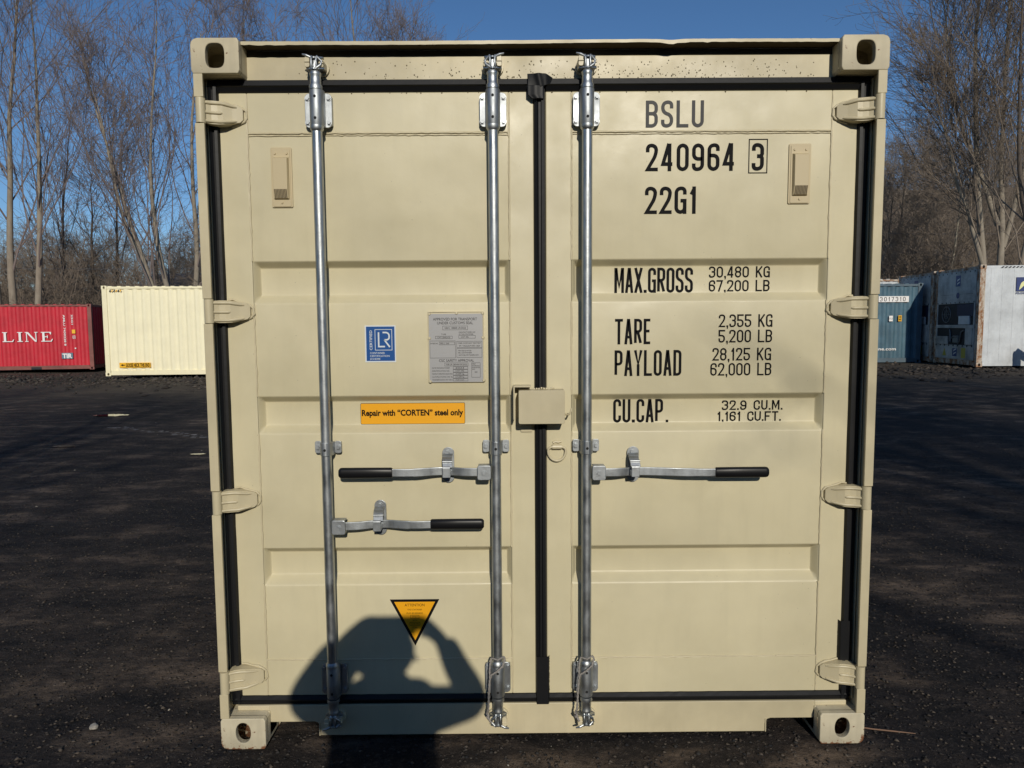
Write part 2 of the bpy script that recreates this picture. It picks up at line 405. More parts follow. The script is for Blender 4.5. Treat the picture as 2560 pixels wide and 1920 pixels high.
# body behind the doors
def corrugated(mb, p0, p1, z0, z1, nrm, pitch=.278, depth=.034, mi=0):
    a, b = Vector(p0), Vector(p1); Ln = (b-a).length; d = (b-a)/Ln; nn = Vector(nrm); k = max(1, round(Ln/pitch)); pt = Ln/k
    prof = []
    for i in range(k):
        for f, g in ((0, 0), (.26, 0), (.5, 1), (.76, 1)): prof.append((i*pt+f*pt, g*depth))
    prof.append((Ln, 0)); n = len(prof)
    vs = [a+d*s-nn*g+Vector((0, 0, z)) for z in (z0, z1) for s, g in prof]
    mb.add(vs, [(i, i+1, n+i+1, n+i) for i in range(n-1)], mi)
for sx in (-1, 1):
    mb = MB(); corrugated(mb, (sx*1.19, .14, 0), (sx*1.19, LEN-.16, 0), .14, 2.5, (sx, 0, 0)); mb.build("side_wall", M_cream, box)
    mb = MB(); mb.box(*sorted((sx*1.20, sx*1.14)), .13, LEN-.15, .06, .15); mb.build("bottom_rail", M_cream2, box, .003)
    mb = MB(); mb.box(*sorted((sx*1.205, sx*1.14)), .155, LEN-.15, 2.50, 2.562); mb.build("top_rail", M_cream2, box, .003)
    mb = MB(); mb.box(*sorted((sx*1.213, sx*1.13)), LEN-.13, LEN, .12, 2.469); mb.build("corner_post", M_cream2, box, .003)
mb = MB(); corrugated(mb, (-1.13, LEN-.02, 0), (1.13, LEN-.02, 0), .14, 2.5, (0, 1, 0)); mb.build("front_wall", M_cream, box)
mb = MB(); mb.box(-1.145, 1.145, .30, LEN-.1, 2.52, 2.55); mb.build("roof", M_cream, box)
mb = MB(); mb.box(-1.13, 1.13, .16, LEN-.1, .10, .135)
for i in range(18): mb.box(-1.13, 1.13, .3+i*.31, .34+i*.31, .02, .0995)
mb.build("floor", M_dark, box)

# ---- doors
REC = [(1.826, 1.804, 1.703, 1.673), (1.328, 1.306, 1.216, 1.189), (.750, .728, .638, .606)]
def door(sx, xs, xe, xw0, xw1):
    """xs..xe door edges, xw0..xw1 the welded panel"""
    d = empty("door"); d.parent = box
    z0, z1 = .169, 2.425; zb, zt = .312, 2.283
    mb = MB(); a, b = (xs, xe)
    mb.box(a, xw0, YF, .13, z0, z1); mb.box(xw1, b, YF, .13, z0, z1)
    mb.box(xw0+.0002, xw1-.0002, YF, .13, zt, z1); mb.box(xw0+.0002, xw1-.0002, YF, .13, z0, zb)
    mb.build("door_frame", M_cream, d, .004, 3)
    # pressed panel with three recesses: a height field on an uneven grid
    Y0 = YF+.0025; D = .0345; x0, x1 = xw0+.001, xw1-.001; e = .017
    def edge(c, c0, c1):            # 0 at c0 -> 1 at c1 with rounded shoulders
        t = (c-c0)/(c1-c0); q = .16
        if t <= -q: return 0.0
        if t >= 1+q: return 1.0
        if t < q: return (t+q)**2/(4*q)
        if t > 1-q: return 1-(1-t+q)**2/(4*q)
        return t
    SMP = [-.16, -.08, 0, .08, .16, .5, .84, .92, 1, 1.08, 1.16]
    zc = {round(zb+.001, 5), round(zt-.001, 5)}; xc = {x0, x1}
    for r in REC:
        for s_ in SMP: zc.add(r[0]+(r[1]-r[0])*s_); zc.add(r[3]+(r[2]-r[3])*s_)
    for s_ in SMP[2:]: xc.add(x0+e*s_); xc.add(x1-e*s_)
    for k in range(1, 10): xc.add(x0+(x1-x0)*k/10)
    zc = sorted(zc); xc = sorted(xc); vs = []
    for z in zc:
        fz = max(min(edge(z, r[0], r[1]), edge(z, r[3], r[2])) for r in REC)
        for x in xc:
            fx = min(edge(x, x0+.001, x0+e), edge(x, x1-.001, x1-e)) if fz > 0 else 1
            vs.append((x, Y0+D*min(fz, fx), z))
    k = len(xc); mb = MB()
    mb.add(vs, [(j*k+i, j*k+i+1, (j+1)*k+i+1, (j+1)*k+i) for j in range(len(zc)-1) for i in range(k-1)], 0, True)
    mb.build("door_panel", M_cream, d)
    # weld beads round the panel
    mb = MB(); rn = random.Random(5 if sx > 0 else 9)
    def bead(p0, p1, r=.0032):
        n = max(4, int((Vector(p1)-Vector(p0)).length/.012)); ps = []; rs = []
        for i in range(n+1):
            q = Vector(p0).lerp(Vector(p1), i/n)+Vector((rn.gauss(0, .0007), 0, rn.gauss(0, .0006))); ps.append(q); rs.append(r*rn.uniform(.75, 1.25))
        mb.tube(ps, rs, 6)
    for X in (xw0, xw1):
        zz = zt+.14
        seglist = [(z1-.004, REC[0][0]), (REC[0][3], REC[1][0]), (REC[1][3], REC[2][0]), (REC[2][3], z0+.006)]
        for q0, q1 in seglist: bead((X, YF+.0005, q0), (X, YF+.0005, q1))
    bead((xw0, YF+.0005, zt), (xw1, YF+.0005, zt)); bead((xw0, YF+.0005, zt-.008), (xw1, YF+.0005, zt-.008), .002); bead((xw0, YF+.0005, zb), (xw1, YF+.0005, zb), .0028)
    mb.build("weld_bead", M_weld, d)
    return d
dl = door(-1, -1.158, -.024, -1.057, -.114)
dr = door(1, .019, 1.149, .113, 1.056)
tag(dl, "left door with blue and orange stickers and a grey data plate")
tag(dr, "right door with black serial number and weight lettering")

# gaskets: profile across the strip, v 0..1 from the outer to the inner edge
def gasket_strip(mb, a, b, wv, prof, jitter=.0006, seed=1):
    """a,b: end points (x,z) of the outer edge, wv: vector across"""
    n = 50; rn = random.Random(seed); vs = []; k = len(prof)
    for i in range(n+1):
        t = i/n; x = a[0]+(b[0]-a[0])*t; z = a[1]+(b[1]-a[1])*t; w_ = rn.uniform(-1, 1)*jitter
        for v, y in prof: vs.append((x+wv[0]*v+(w_ if wv[0] and v > .9 else 0), y, z+wv[1]*v+(w_ if wv[1] and v > .9 else 0)))
    fs = [(i*k+j, i*k+j+1, (i+1)*k+j+1, (i+1)*k+j) for i in range(n) for j in range(k-1)]
    cr = (b[0]-a[0])*wv[1]-(b[1]-a[1])*wv[0]
    if cr < 0: fs = [tuple(reversed(f)) for f in fs]
    mb.add(vs, fs)
PR = [(0, .09), (0, .071), (.06, .066), (.48, .062), (.56, .056), (.62, .062), (.95, .071), (1, .076), (1, .09)]
PRV = [(0, .095), (0, .074), (.1, .066), (.3, .060), (.42, .066), (.60, .066), (.66, .058), (.9, .060), (1, .074), (1, .09)]
mb = MB()
gasket_strip(mb, (-1.19, 2.4685), (-.024, 2.4685), (0, -.043), PR, seed=1)
gasket_strip(mb, (-1.196, 2.45), (-1.196, .145), (.0405, 0), PRV, seed=2)
gasket_strip(mb, (-1.19, .1385), (-.024, .1385), (0, .034), [(v, y) for v, y in PR], seed=3)
gasket_strip(mb, (-.0255, 2.43), (-.0255, .142), (.044, 0), PRV, seed=4)
mb.build("door_gasket", M_rub, dl)
mb = MB()
gasket_strip(mb, (.0195, 2.4690), (1.183, 2.4690), (0, -.044), PR, seed=5)
gasket_strip(mb, (1.188, 2.45), (1.188, .145), (-.041, 0), PRV, seed=6)
gasket_strip(mb, (.0195, .1385), (1.183, .1385), (0, .034), PR, seed=7)
# doubled strip low on the right edge and at the foot of the middle joint
gasket_strip(mb, (1.180, .455), (1.180, .30), (-.044, 0), [(0, .06), (.1, .057), (.9, .058), (1, .066), (1, .078)], seed=8)
gasket_strip(mb, (-.024, .325), (-.024, .137), (.0515, 0), [(0, .066), (.05, .054), (.9, .054), (1, .062), (1, .078)], .001, seed=9)
mb.build("door_gasket", M_rub, dr)
# wrinkled rubber flap where the strips meet at the top
mb = MB(); nx, nz = 26, 26
vs = []; rn = random.Random(2)
for j in range(nz+1):
    for i in range(nx+1):
        u, v = i/nx, j/nz; x = -.046+.088*u; z = 2.480-.045*v*(1-.35*max(0, u-.55)/.45)
        y = .058-.006*(1-v)*min(1, u*3)*(1-max(0, u-.6)/.4)-.005*math.exp(-((u-.42-.12*v)/.10)**2)+.012*max(0, u-.75)/.25
        z -= .010*max(0, u-.72)/.28*(1-v); vs.append((x, y, z))
mb.add(vs, [(j*(nx+1)+i, (j+1)*(nx+1)+i, (j+1)*(nx+1)+i+1, j*(nx+1)+i+1) for j in range(nz) for i in range(nx)], 0, True)
vs = []
for j in range(nz+1):
    for i in range(11):
        u, v = i/10, j/nz; x = -.048+.060*u+(max(0, v-.7)*.06*(1-u)); z = 2.439-.046*v
        vs.append((x, .0545-.004*math.exp(-((u-.5)/.2)**2), z))
mb.add(vs, [(j*11+i, (j+1)*11+i, (j+1)*11+i+1, j*11+i+1) for j in range(nz) for i in range(10)], 0, True)
o = mb.build("gasket_flap", M_rub, dl); sol = o.modifiers.new("s", 'SOLIDIFY'); sol.thickness = .004; sol.offset = 1

# ---- hinges
def hinge(sx, z):
    mb = MB(); kn = .0425
    mb.cyl((1.1955, .011, -kn), (1.1955, .011, kn), .0165, n=22)
    # blade: plan bends from the knuckle back to the door
    outline = [(1.185, -.039, .037), (1.165, -.042, .039), (1.145, -.042, .039), (1.128, -.041, .038), (1.10, -.035, .033), (1.076, -.029, .027), (1.0665, -.019, .018)]
    yy = [.014, .026, .032, .034, .048, .058, .062]
    vs = []
    for (x, a, b), y in zip(outline, yy):
        vs += [(x, y, a), (x, y, b), (x, .074, b), (x, .074, a)]
    fs = []
    for i in range(len(outline)-1):
        p, q = i*4, (i+1)*4
        fs += [(q, p, p+1, q+1), (p+1, p+2, q+2, q+1), (p, q, q+3, p+3)]
    q = (len(outline)-1)*4; fs.append((q, q+1, q+2, q+3)); fs.append((3, 2, 1, 0))
    mb.add(vs, fs)
    for zz0, zz1, xe in ((.030, .022, 1.085), (-.033, -.026, 1.085), (-.003, -.003, 1.128)):
        ps = []
        for i in range(9):
            x = 1.183+(xe-1.183)*i/8
            y = np.interp(-x, [-1.185, -1.165, -1.145, -1.125, -1.10, -1.075, -1.0655], yy); t = 0 if x > 1.13 else (1.13-x)/.045
            ps.append((x, y-.001, zz0+(zz1-zz0)*min(1, t)))
        mb.tube(ps, [.0055]*8+[.002], 8)
    rn = random.Random(int(z*100)); pw = []
    for (x, z_) in [(1.15, .043), (1.13, .044), (1.11, .036), (1.09, .031), (1.07, .024), (1.058, .012), (1.056, -.01), (1.064, -.022), (1.09, -.033), (1.11, -.038)]:
        pw.append((x+rn.uniform(-.001, .001), .071, z_+rn.uniform(-.002, .002)))
    mb.tube(pw, [rn.uniform(.003, .0055) for _ in pw], 7)
    if sx < 0: mb.xf(Matrix.Scale(-1, 4, (1, 0, 0))); mb.f = [tuple(reversed(f)) for f in mb.f]
    o = mb.build("hinge", M_cream2, box, .002); o.location.z = z; return o
for z in (2.346, 1.645, .945, .258):
    for sx in (-1, 1): hinge(sx, z)

# ---- locking bars
RY = .024
def hexbolt(mb, x, y, z, r=.009, h=.006, mi=0):
    mb.cyl((x, y, z), (x, y-.002, z), r*1.35, n=16, mi=mi); mb.cyl((x, y-.002, z), (x, y-.002-h, z), r, r*.93, n=6, mi=mi)
def lock_rod(x, flip=1, seed=0):
    rod = MB(); rod.lathe(x, RY, [(.0185, .27), (.0185, 2.33)], 28); rod_o = rod.build("lock_rod", M_galv, box)
    for top in (1, -1):
        zc = 2.355 if top > 0 else .248
        s = top
        mb = MB()
        pts = rrect(x-.048, x+.048, zc-.060, zc+.060, .016)
        mb.prism(pts, .050, .055)
        mb.box(x-.0475, x-.030, .0552, YF-.0005, zc-.05, zc+.05); mb.box(x+.030, x+.0475, .0552, YF-.0005, zc-.05, zc+.05)
        # half-round clamp
        n = 12; hv = []
        for zz in (zc-.060, zc+.064):
            for i in range(n+1):
                a = math.pi*i/n; hv.append((x-.0262*math.cos(a), RY+.020-.040*math.sin(a)**.75, zz))
        mb.add(hv, [(i, i+1, n+2+i, n+1+i) for i in range(n)]+[tuple(reversed(range(n+1))), tuple(range(n+1, 2*n+2))], 0, False)
        for dx in (-.038, .038):
            for dz in (-.042, .042): hexbolt(mb, x+dx, .050, zc+dz, .0075)
        b = mb.build("bearing_bracket", M_galv2, rod_o, .0015)
        for f in b.data.polygons:
            if abs(f.normal.z) < .5 and f.area < .0012 and abs(f.normal.y) > .05: f.use_smooth = True
        for dz in (-.037, .037): mh = MB(); mh.cyl((x, RY-.0155, zc+dz), (x, RY-.0215, zc+dz), .0048, n=12); mh.build("bearing_hole", M_dark, rod_o)
        # sleeves, neck and collar running on to the cam
        z0 = zc+s*.064; mb = MB()
        pr = [(.0225, z0), (.0235, z0+s*.012), (.0195, z0+s*.018), (.0185, z0+s*.045), (.0205, z0+s*.050), (.0205, z0+s*.056), (.016, z0+s*.062), (.016, z0+s*.085)]
        pr2 = [(.0235, zc-s*.060), (.0245, zc-s*.072), (.0190, zc-s*.080)]
        mb.lathe(x, RY, sorted(pr, key=lambda p: p[1])); mb.build("rod_collar", M_galv, rod_o)
        mb = MB(); mb.lathe(x, RY, sorted(pr2, key=lambda p: p[1])); mb.build("rod_collar", M_galv, rod_o)
        # cam: a forked head with curved claws
        zb = z0+s*.058; mb = MB()
        mb.cyl((x, RY, zb), (x, RY, zb+s*.050), .0145, .012, n=16)
        for q in (-1, 1): mb.tube([(x+q*.008, RY-.010, zb), (x+q*.009, RY-.019, zb+s*.014), (x+q*.008, RY-.021, zb+s*.034), (x+q*.010, RY-.012, zb+s*.052)], .0042, 7)
        for zz, ex, th in ((zb+s*.008, .034, .006), (zb+s*.045, .030, .006)):
            pts = [(-ex, .012), (-ex*.9, -.002), (-ex*.5, -.016), (0, -.024), (ex*.5, -.016), (ex*.95, -.004), (ex, .010), (ex*.55, .020), (0, .024), (-ex*.55, .020)]
            vs = [(x+a*flip, RY+c, zz-th/2+(abs(a)/ex)**2*s*.006*(1 if th else 1)) for a, c in pts]+[(x+a*flip, RY+c, zz+th/2+(abs(a)/ex)**2*s*.006) for a, c in pts]
            kk = len(pts); mb.add(vs, [tuple(range(kk)), tuple(reversed(range(kk, 2*kk)))]+[(i, i+kk, (i+1) % kk+kk, (i+1) % kk) for i in range(kk)])
        mb.tube([(x+.008*flip, RY-.018, zb+s*.010), (x+.022*flip, RY-.016, zb+s*.020), (x+.026*flip, RY-.010, zb+s*.034), (x+.012*flip, RY-.016, zb+s*.047)], .0055, 8)
        mb.tube([(x-.010*flip, RY-.012, zb+s*.047), (x-.026*flip, RY-.018, zb+s*.053), (x-.040*flip, RY-.014, zb+s*.058)], [.006, .005, .003], 8)
        mb.build("cam", M_galv, rod_o, .002)
        # keeper lugs welded to header or sill
        mb = MB(); yk = .078 if s > 0 else .060
        for q, wq, hq in ((-1, .017, .036), (1, .015, .028)):
            cx = x+q*.024*flip; zz = sorted((zb+s*.014, zb+s*(.014+hq)))
            pts = rrect(cx-wq/2, cx+wq/2, zz[0], zz[1], .006, 3); mb.prism(pts, RY-.012-(.005 if q < 0 else 0), yk)
            mb.prism(rrect(cx-wq/2-.001, cx+wq/2+.001, (zz[0]+zz[1])/2-.002, (zz[0]+zz[1])/2+.002, .0015, 2), RY-.0165-(.004 if q < 0 else 0), RY+.01)
        pts = [(x+.039*math.cos(a)*1.0, zb+s*.028+.030*math.sin(a)) for a in [2*math.pi*i/20 for i in range(20)]]
        mb.prism(pts, yk-.012, yk-.0005)
        mb.build("cam_keeper", M_weld, rod_o, .002)
    # middle guide
    z = 1.141; mb = MB()
    for q in (-1, 1):
        a = sorted((x+q*.024, x+q*.049)); mb.prism(rrect(a[0], a[1], z-.023, z+.023, .007, 3), .052, .057)
        mb.box(*sorted((x+q*.03, x+q*.046)), .0572, YF-.0004, z-.018, z+.018); hexbolt(mb, x+q*.038, .052, z, .008)
    n = 12; hv = []
    for zz in (z-.026, z+.022):
        for i in range(n+1):
            a = math.pi*i/n; hv.append((x-.0245*math.cos(a), RY+.030-.054*math.sin(a)**.7, zz))
    mb.add(hv, [(i, i+1, n+2+i, n+1+i) for i in range(n)]+[tuple(reversed(range(n+1))), tuple(range(n+1, 2*n+2))])
    mb.cyl((x, RY-.022, z-.003), (x, RY-.0255, z-.003), .005, n=12, mi=1)
    mb.build("guide_bracket", [M_galv2, M_dark], rod_o, .0012)
    return rod_o
r1 = lock_rod(-.793, 1); r2 = lock_rod(-.170, -1); r3 = lock_rod(.164, 1)
tag(r1, "outer locking bar of the left door"); tag(r2, "inner locking bar of the left door"); tag(r3, "locking bar of the right door")

# ---- handles
def handle(x, z, dirn, ztip, ext=0.0):
    """x: rod centre; dirn -1/+1"""
    h = empty("door_handle"); h.parent = box
    X = lambda d: x+dirn*(d+(ext if d > .30 else (ext*max(0, d-.2)/.1 if d > .2 else 0)))
    mb = MB()
    a = sorted((X(.018), X(.068))); mb.prism(rrect(a[0], a[1], z-.026, z+.028, .008, 3), -.004, .000)
    mb.box(a[0]+.003, a[1]-.003, .0002, .040, z+.0225, z+.0275); mb.box(a[0]+.003, a[1]-.003, .0002, .040, z-.0255, z-.0205)
    hexbolt(mb, (a[0]+a[1])/2, -.004, z, .008, .003)
    mb.build("handle_hub", M_galv2, h, .002)
    # flat lever: bends towards the door at the catch
    prof = [(.050, .012), (.10, .012), (.135, .020), (.17, .034), (.215, .034), (.25, .022), (.29, .010), (.345, .006), (.40, .010), (.42, .010)]
    pd = [p[0] for p in prof]; py = [p[1] for p in prof]; dd = np.linspace(.05, .42, 56); yy = np.interp(dd, pd, py); yy = np.convolve(np.pad(yy, 3, mode='edge'), np.ones(7)/7, 'valid'); prof = list(zip(dd, yy))
    mb = MB(); vs = []
    for d, y in prof:
        zz = z+(ztip-z)*d/.42; hh = .0155 if d < .3 else .0145
        vs += [(X(d), y, zz-hh), (X(d), y, zz+hh), (X(d), y+.009, zz+hh), (X(d), y+.009, zz-hh)]
    fs = []
    for i in range(len(prof)-1):
        p, q = 4*i, 4*i+4; fs += [(p, p+1, q+1, q), (p+1, p+2, q+2, q+1), (p+2, p+3, q+3, q+2), (p+3, p, q, q+3)]
    fs += [(0, 3, 2, 1), (4*len(prof)-4, 4*len(prof)-3, 4*len(prof)-2, 4*len(prof)-1)]
    if dirn > 0: fs = [tuple(reversed(f)) for f in fs]
    mb.add(vs, fs); mb.build("lever", M_galv2, h, .0025)
    mb = MB(); vs = []; K = 14
    prof = [(.380, .016, .9), (.384, .019, 1), (.48, .0195, 1), (.565, .0195, 1), (.572, .018, .95), (.577, .012, .7)]
    for d, r, e in prof:
        zz = ztip; y = .014
        for i in range(K):
            t = 2*math.pi*i/K; c, s_ = math.cos(t), math.sin(t); p = 3
            k_ = (abs(c)**p+abs(s_)**p)**(-1/p); vs.append((X(d), y+.0115*e*k_*c, zz+r*k_*s_))
    fs = [(j*K+i, j*K+(i+1) % K, (j+1)*K+(i+1) % K, (j+1)*K+i) for j in range(len(prof)-1) for i in range(K)]
    if dirn < 0: fs = [tuple(reversed(f)) for f in fs]
    mb.add(vs, fs, 0, True); mb.add(vs[-K:], [tuple(range(K))]); mb.add(vs[:K], [tuple(range(K))])
    mb.build("grip", M_grip, h)
    return h
tag(handle(-.170, 1.050, -1, 1.051), "handle pointing left, just below the middle of the left door")
tag(handle(-.793, .850, 1, .857), "lowest handle, pointing right")
tag(handle(.164, 1.046, 1, 1.043, .092), "handle pointing right on the right door")
def catch(x, zc):
    c = MB(); w_, h_ = .0225, .067
    pts = [(x+w_*math.cos(t), zc+(h_-w_)*(1 if math.sin(t) > 0 else -1)+w_*math.sin(t)) for t in [2*math.pi*i/24 for i in range(24)]]
    c.prism(pts, .066, .0705)
    c.cyl((x, .0705, zc-.05), (x, .0745, zc-.05), .012); c.cyl((x, .0705, zc+.05), (x, .0745, zc+.05), .012)
    hexbolt(c, x-.003, .066, zc+.047, .009); hexbolt(c, x, .066, zc-.050, .009)
    # hooked saddle carrying the lever, and its swinging keeper
    c.prism(rrect(x-.017, x+.013, zc-.034, zc-.012, .003, 2), .0, .0662); c.box(x-.016, x+.012, -.004, .004, zc-.034, zc+.002)
    t = [(x+.0, .060, zc+.045), (x-.003, .046, zc+.036), (x-.002, .030, zc+.026), (x, .018, zc+.014), (x+.001, .010, zc+.002)]
    for i in range(4):
        a, b = t[i], t[i+1]
        c.add([(a[0]-.018, a[1], a[2]), (a[0]+.018, a[1], a[2]), (b[0]+.018, b[1], b[2]), (b[0]-.018, b[1], b[2]),
               (a[0]-.018, a[1]+.004, a[2]-.003), (a[0]+.018, a[1]+.004, a[2]-.003), (b[0]+.018, b[1]+.004, b[2]-.003), (b[0]-.018, b[1]+.004, b[2]-.003)],
              [(0, 3, 2, 1), (4, 5, 6, 7), (0, 4, 7, 3), (1, 2, 6, 5), (3, 7, 6, 2), (0, 1, 5, 4)])
    c.tube([(x-.018, .022, zc+.020), (x+.018, .022, zc+.020)], .005, 8); c.tube([(x-.016, .001, zc+.002), (x+.012, .001, zc+.002)], .005, 8)
    return c.build("handle_catch", M_galv2, box, .0012)
catch(-.349, 1.068); catch(-.607, .870); catch(.3425, 1.066)

# ---- lock box, its bracket, seal hook, D-ring
mb = MB(); mb.prism(rrect(-.0855, .0815, 1.230, 1.352, .006, 3), -.006, -.002)
mb.box(-.085, -.081, -.0018, .070, 1.231, 1.351); mb.box(.077, .081, -.0018, .070, 1.231, 1.351); mb.box(-.0808, .0768, -.0018, .070, 1.3465, 1.351)
rn = random.Random(4)
for i in range(9): mb.tube([(-.03+i*.009, .055, 1.354+rn.uniform(-.002, .002)), (-.024+i*.009, .055, 1.353+rn.uniform(-.002, .003))], .004, 6)
mb.tube([(.083, .03, 1.262), (.090, .024, 1.259), (.100, .018, 1.262), (.106, .016, 1.274), (.107, .018, 1.283)], [.004, .004, .004, .0035, .003], 8)
mb.build("lock_box", M_cream2, box, .0025)
mb = MB(); mb.box(-.1045, -.0990, .012, .0745, 1.243, 1.362); mb.box(-.1045, -.0400, .012, .0745, 1.3622, 1.3672); mb.prism(rrect(-.0768, -.034, 1.190, 1.215, .003, 2), .068, .0748)
mb.cyl((-.0345, .068, 1.2035), (-.0345, .066, 1.2035), .002, n=8); mb.build("lock_bracket", M_cream2, box, .002)
mb = MB(); ps = []
for i in range(24):
    t = 2*math.pi*i/24; xx = .033*math.cos(t); zz = (.033*math.sin(t) if math.sin(t) < 0 else .016*math.sin(t)**.6) if i % 12 else 0
    ps.append((.0575+xx, .062-.002*math.sin(t), 1.118+zz*1.12))
mb.tube(ps, .0048, 10, closed=True)
mb.tube([(.040, .064, 1.134), (.075, .064, 1.134)], .0095, 12)
mb.tube([(.043, .071, 1.148), (.052, .0725, 1.152), (.063, .071, 1.150), (.074, .0725, 1.153)], .0045, 7)
mb.build("d_ring", M_weld, box)

# ---- ventilators
def vent(d, x0, x1, z0, z1):
    xc = (x0+x1)/2; v = empty("vent"); v.parent = d
    mb = MB(); mb.prism(rrect(x0, x1, z0, z1, .004, 2), .0715, .0765)
    mb.prism(rrect(x0+.006, x1-.006, z0+.002, z1-.006, .003, 2), .0690, .0714); 
    for q, z in ((-.021, z1-.022), (.021, z1-.022), (0, z0+.016)):
        mb.cyl((xc+q, .069, z), (xc+q, .0655, z), .0045, .0035, n=12)
    # hood: sloping top and louvre at the foot
    a, b = xc-.0285, xc+.0285; zt_, zm, zb_ = z1-.035, z0+.062, z0+.028
    vs = [(a, .069, zt_), (b, .069, zt_), (a+.003, .051, zt_-.007), (b-.003, .051, zt_-.007), (a+.003, .051, zm), (b-.003, .051, zm), (a+.004, .060, zb_+.003), (b-.004, .060, zb_+.003), (a, .069, zb_), (b, .069, zb_)]
    mb.add(vs, [(0, 2, 3, 1), (2, 4, 5, 3), (4, 6, 7, 5), (6, 8, 9, 7), (0, 8, 6, 4, 2), (1, 3, 5, 7, 9)])
    o = mb.build("vent", M_vent, d, .0018); bpy.data.objects.remove(v)
    mg = MB(); nc, nr = 9, 8
    for i in range(nc):
        for j in range(nr):
            u = (i+.5)/nc; t = (j+.5)/nr; x = a+.0055+(b-a-.011)*u; z = zm-(zm-zb_-.003)*t; y = .051+.009*t-.0006
            s_ = .0017; mg.add([(x-s_, y, z-s_), (x+s_, y+.0, z-s_), (x+s_, y-.0006, z+s_), (x-s_, y-.0006, z+s_)], [(0, 1, 2, 3)])
    mg2 = o.data
    # holes join the same mesh as a second material
    bm = bmesh.new(); bm.from_mesh(mg2); off = [bm.verts.new(p) for p in mg.v]; bm.verts.ensure_lookup_table()
    for f in mg.f:
        nf = bm.faces.new([off[i] for i in f]); nf.material_index = 1
    bm.to_mesh(mg2); bm.free(); mg2.materials.append(M_ventd)
    return o
vent(dl, -.976, -.900, 2.020, 2.233); vent(dr, .902, .982, 2.022, 2.236)

# ---- lettering on the right door
YT = YF-.0012; YP = YF+.0012; YR = YF+.0358
mb = MB()
letters(mb, "BSLU", .381, 2.296, .095, .0435, .0120, .0555, YT)
mb.build("lettering", M_inkg, dr)
mb = MB()
letters(mb, "240964", .383, 2.142, .098, .0440, .0130, .0560, YP); mb.build("lettering", M_ink, dr)
mb = MB(); letters(mb, "3", .7685, 2.142, .098, .0440, .0135, .0560, YP)
stroke(mb, [(.758, 2.134), (.824, 2.134), (.824, 2.253), (.758, 2.253)], True, .0035, YP, 0); mb.build("lettering", M_ink, dr)
mb = MB(); letters(mb, "22G1", .381, 1.989, .098, .0440, .0130, .0540, YP); mb.build("lettering", M_ink, dr)
SM = dict(wd=.0240, t=.0058, pitch=.0285)
mb = MB(); letters(mb, "MAX.GROSS", .276, 1.7045, .093, .0300, .0100, .0345, YR); mb.build("lettering", M_ink, dr)
mb = MB(); letters(mb, "TARE", .274, 1.514, .094, .0295, .0100, .0355, YP); mb.build("lettering", M_ink, dr)
mb = MB(); letters(mb, "PAYLOAD", .273, 1.396, .096, .0300, .0100, .0365, YP); mb.build("lettering", M_ink, dr)
mb = MB(); letters(mb, ".", .4735, 1.2165, .09, .029, .0085, .0345, YR); letters(mb, "CU.CAP", .274, 1.2165, .090, .0300, .0100, .0355, YR); mb.build("lettering", M_ink, dr)
mb = MB(); letters(mb, "30,480 KG", .629, 1.7590, .0415, **SM, y=YR); mb.build("lettering", M_ink, dr)
mb = MB(); letters(mb, "67,200 LB", .629, 1.7075, .0425, **SM, y=YR); mb.build("lettering", M_ink, dr)
mb = MB(); letters(mb, "2,355 KG", .6585, 1.575, .047, **SM, y=YP); mb.build("lettering", M_ink, dr)
mb = MB(); letters(mb, "5,200 LB", .6585, 1.518, .047, **SM, y=YP); mb.build("lettering", M_ink, dr)
mb = MB(); letters(mb, "28,125 KG", .637, 1.451, .047, **SM, y=YP); mb.build("lettering", M_ink, dr)
mb = MB(); letters(mb, "62,000 LB", .630, 1.395, .047, **SM, y=YP); mb.build("lettering", M_ink, dr)
mb = MB(); letters(mb, "32.9 CU.M.", .686, 1.2615, .037, .0240, .0057, .0290, YR); mb.build("lettering", M_ink, dr)
mb = MB(); letters(mb, "1,161 CU.FT.", .668, 1.2190, .037, .0240, .0057, .0278, YR); mb.build("lettering", M_ink, dr)

# ---- stickers on the left door
mb = MB(); Y = YP; y1 = YP-.0006; y2 = YP-.0012
mb.prism([(-.652, 1.454), (-.538, 1.454), (-.538, 1.590), (-.652, 1.590)], Y, Y+.001, 1)
mb.add([(-.647, y1, 1.459), (-.542, y1, 1.459), (-.542, y1, 1.586), (-.647, y1, 1.586)], [(0, 1, 2, 3)], 0)
stroke(mb, [(-.614, 1.499), (-.552, 1.499), (-.552, 1.575), (-.614, 1.575)], True, .002, y2, 0, 1)
stroke(mb, [(-.601, 1.565), (-.601, 1.512), (-.578, 1.512)], False, .0055, y2, 0, 1)
stroke(mb, [(-.586, 1.564), (-.562, 1.564, 1), (-.562, 1.537, 1), (-.580, 1.537)], False, .0055, y2, .02, 1)
stroke(mb, [(-.580, 1.537), (-.560, 1.510)], False, .0055, y2, 0, 1)
put_text(mb, "CERTIFIED", -.635, -.625, 1.499, 1.572, y2, 1, .01, rot=90)
put_text(mb, "CONTAINER", -.634, -.579, 1.485, 1.492, y2, 1, .005); put_text(mb, "CERTIFICATION", -.634, -.562, 1.474, 1.481, y2, 1, .005); put_text(mb, "SCHEME", -.634, -.596, 1.463, 1.470, y2, 1, .005)
mb.build("sticker", [M_blue, M_white], dl)
mb = MB()
mb.prism(rrect(-.682, -.287, 1.217, 1.2975, .005, 3), YR, YR+.001, 1)
mb.prism(rrect(-.6805, -.2885, 1.2185, 1.296, .004, 3), YR-.0006, YR-.0001, 0)
put_text(mb, "Repair with “CORTEN” steel only", -.677, -.294, 1.2500, 1.2730, YR-.0014, 1, .034)
mb.build("sticker", [M_orange, M_ink], dl)
mb = MB()
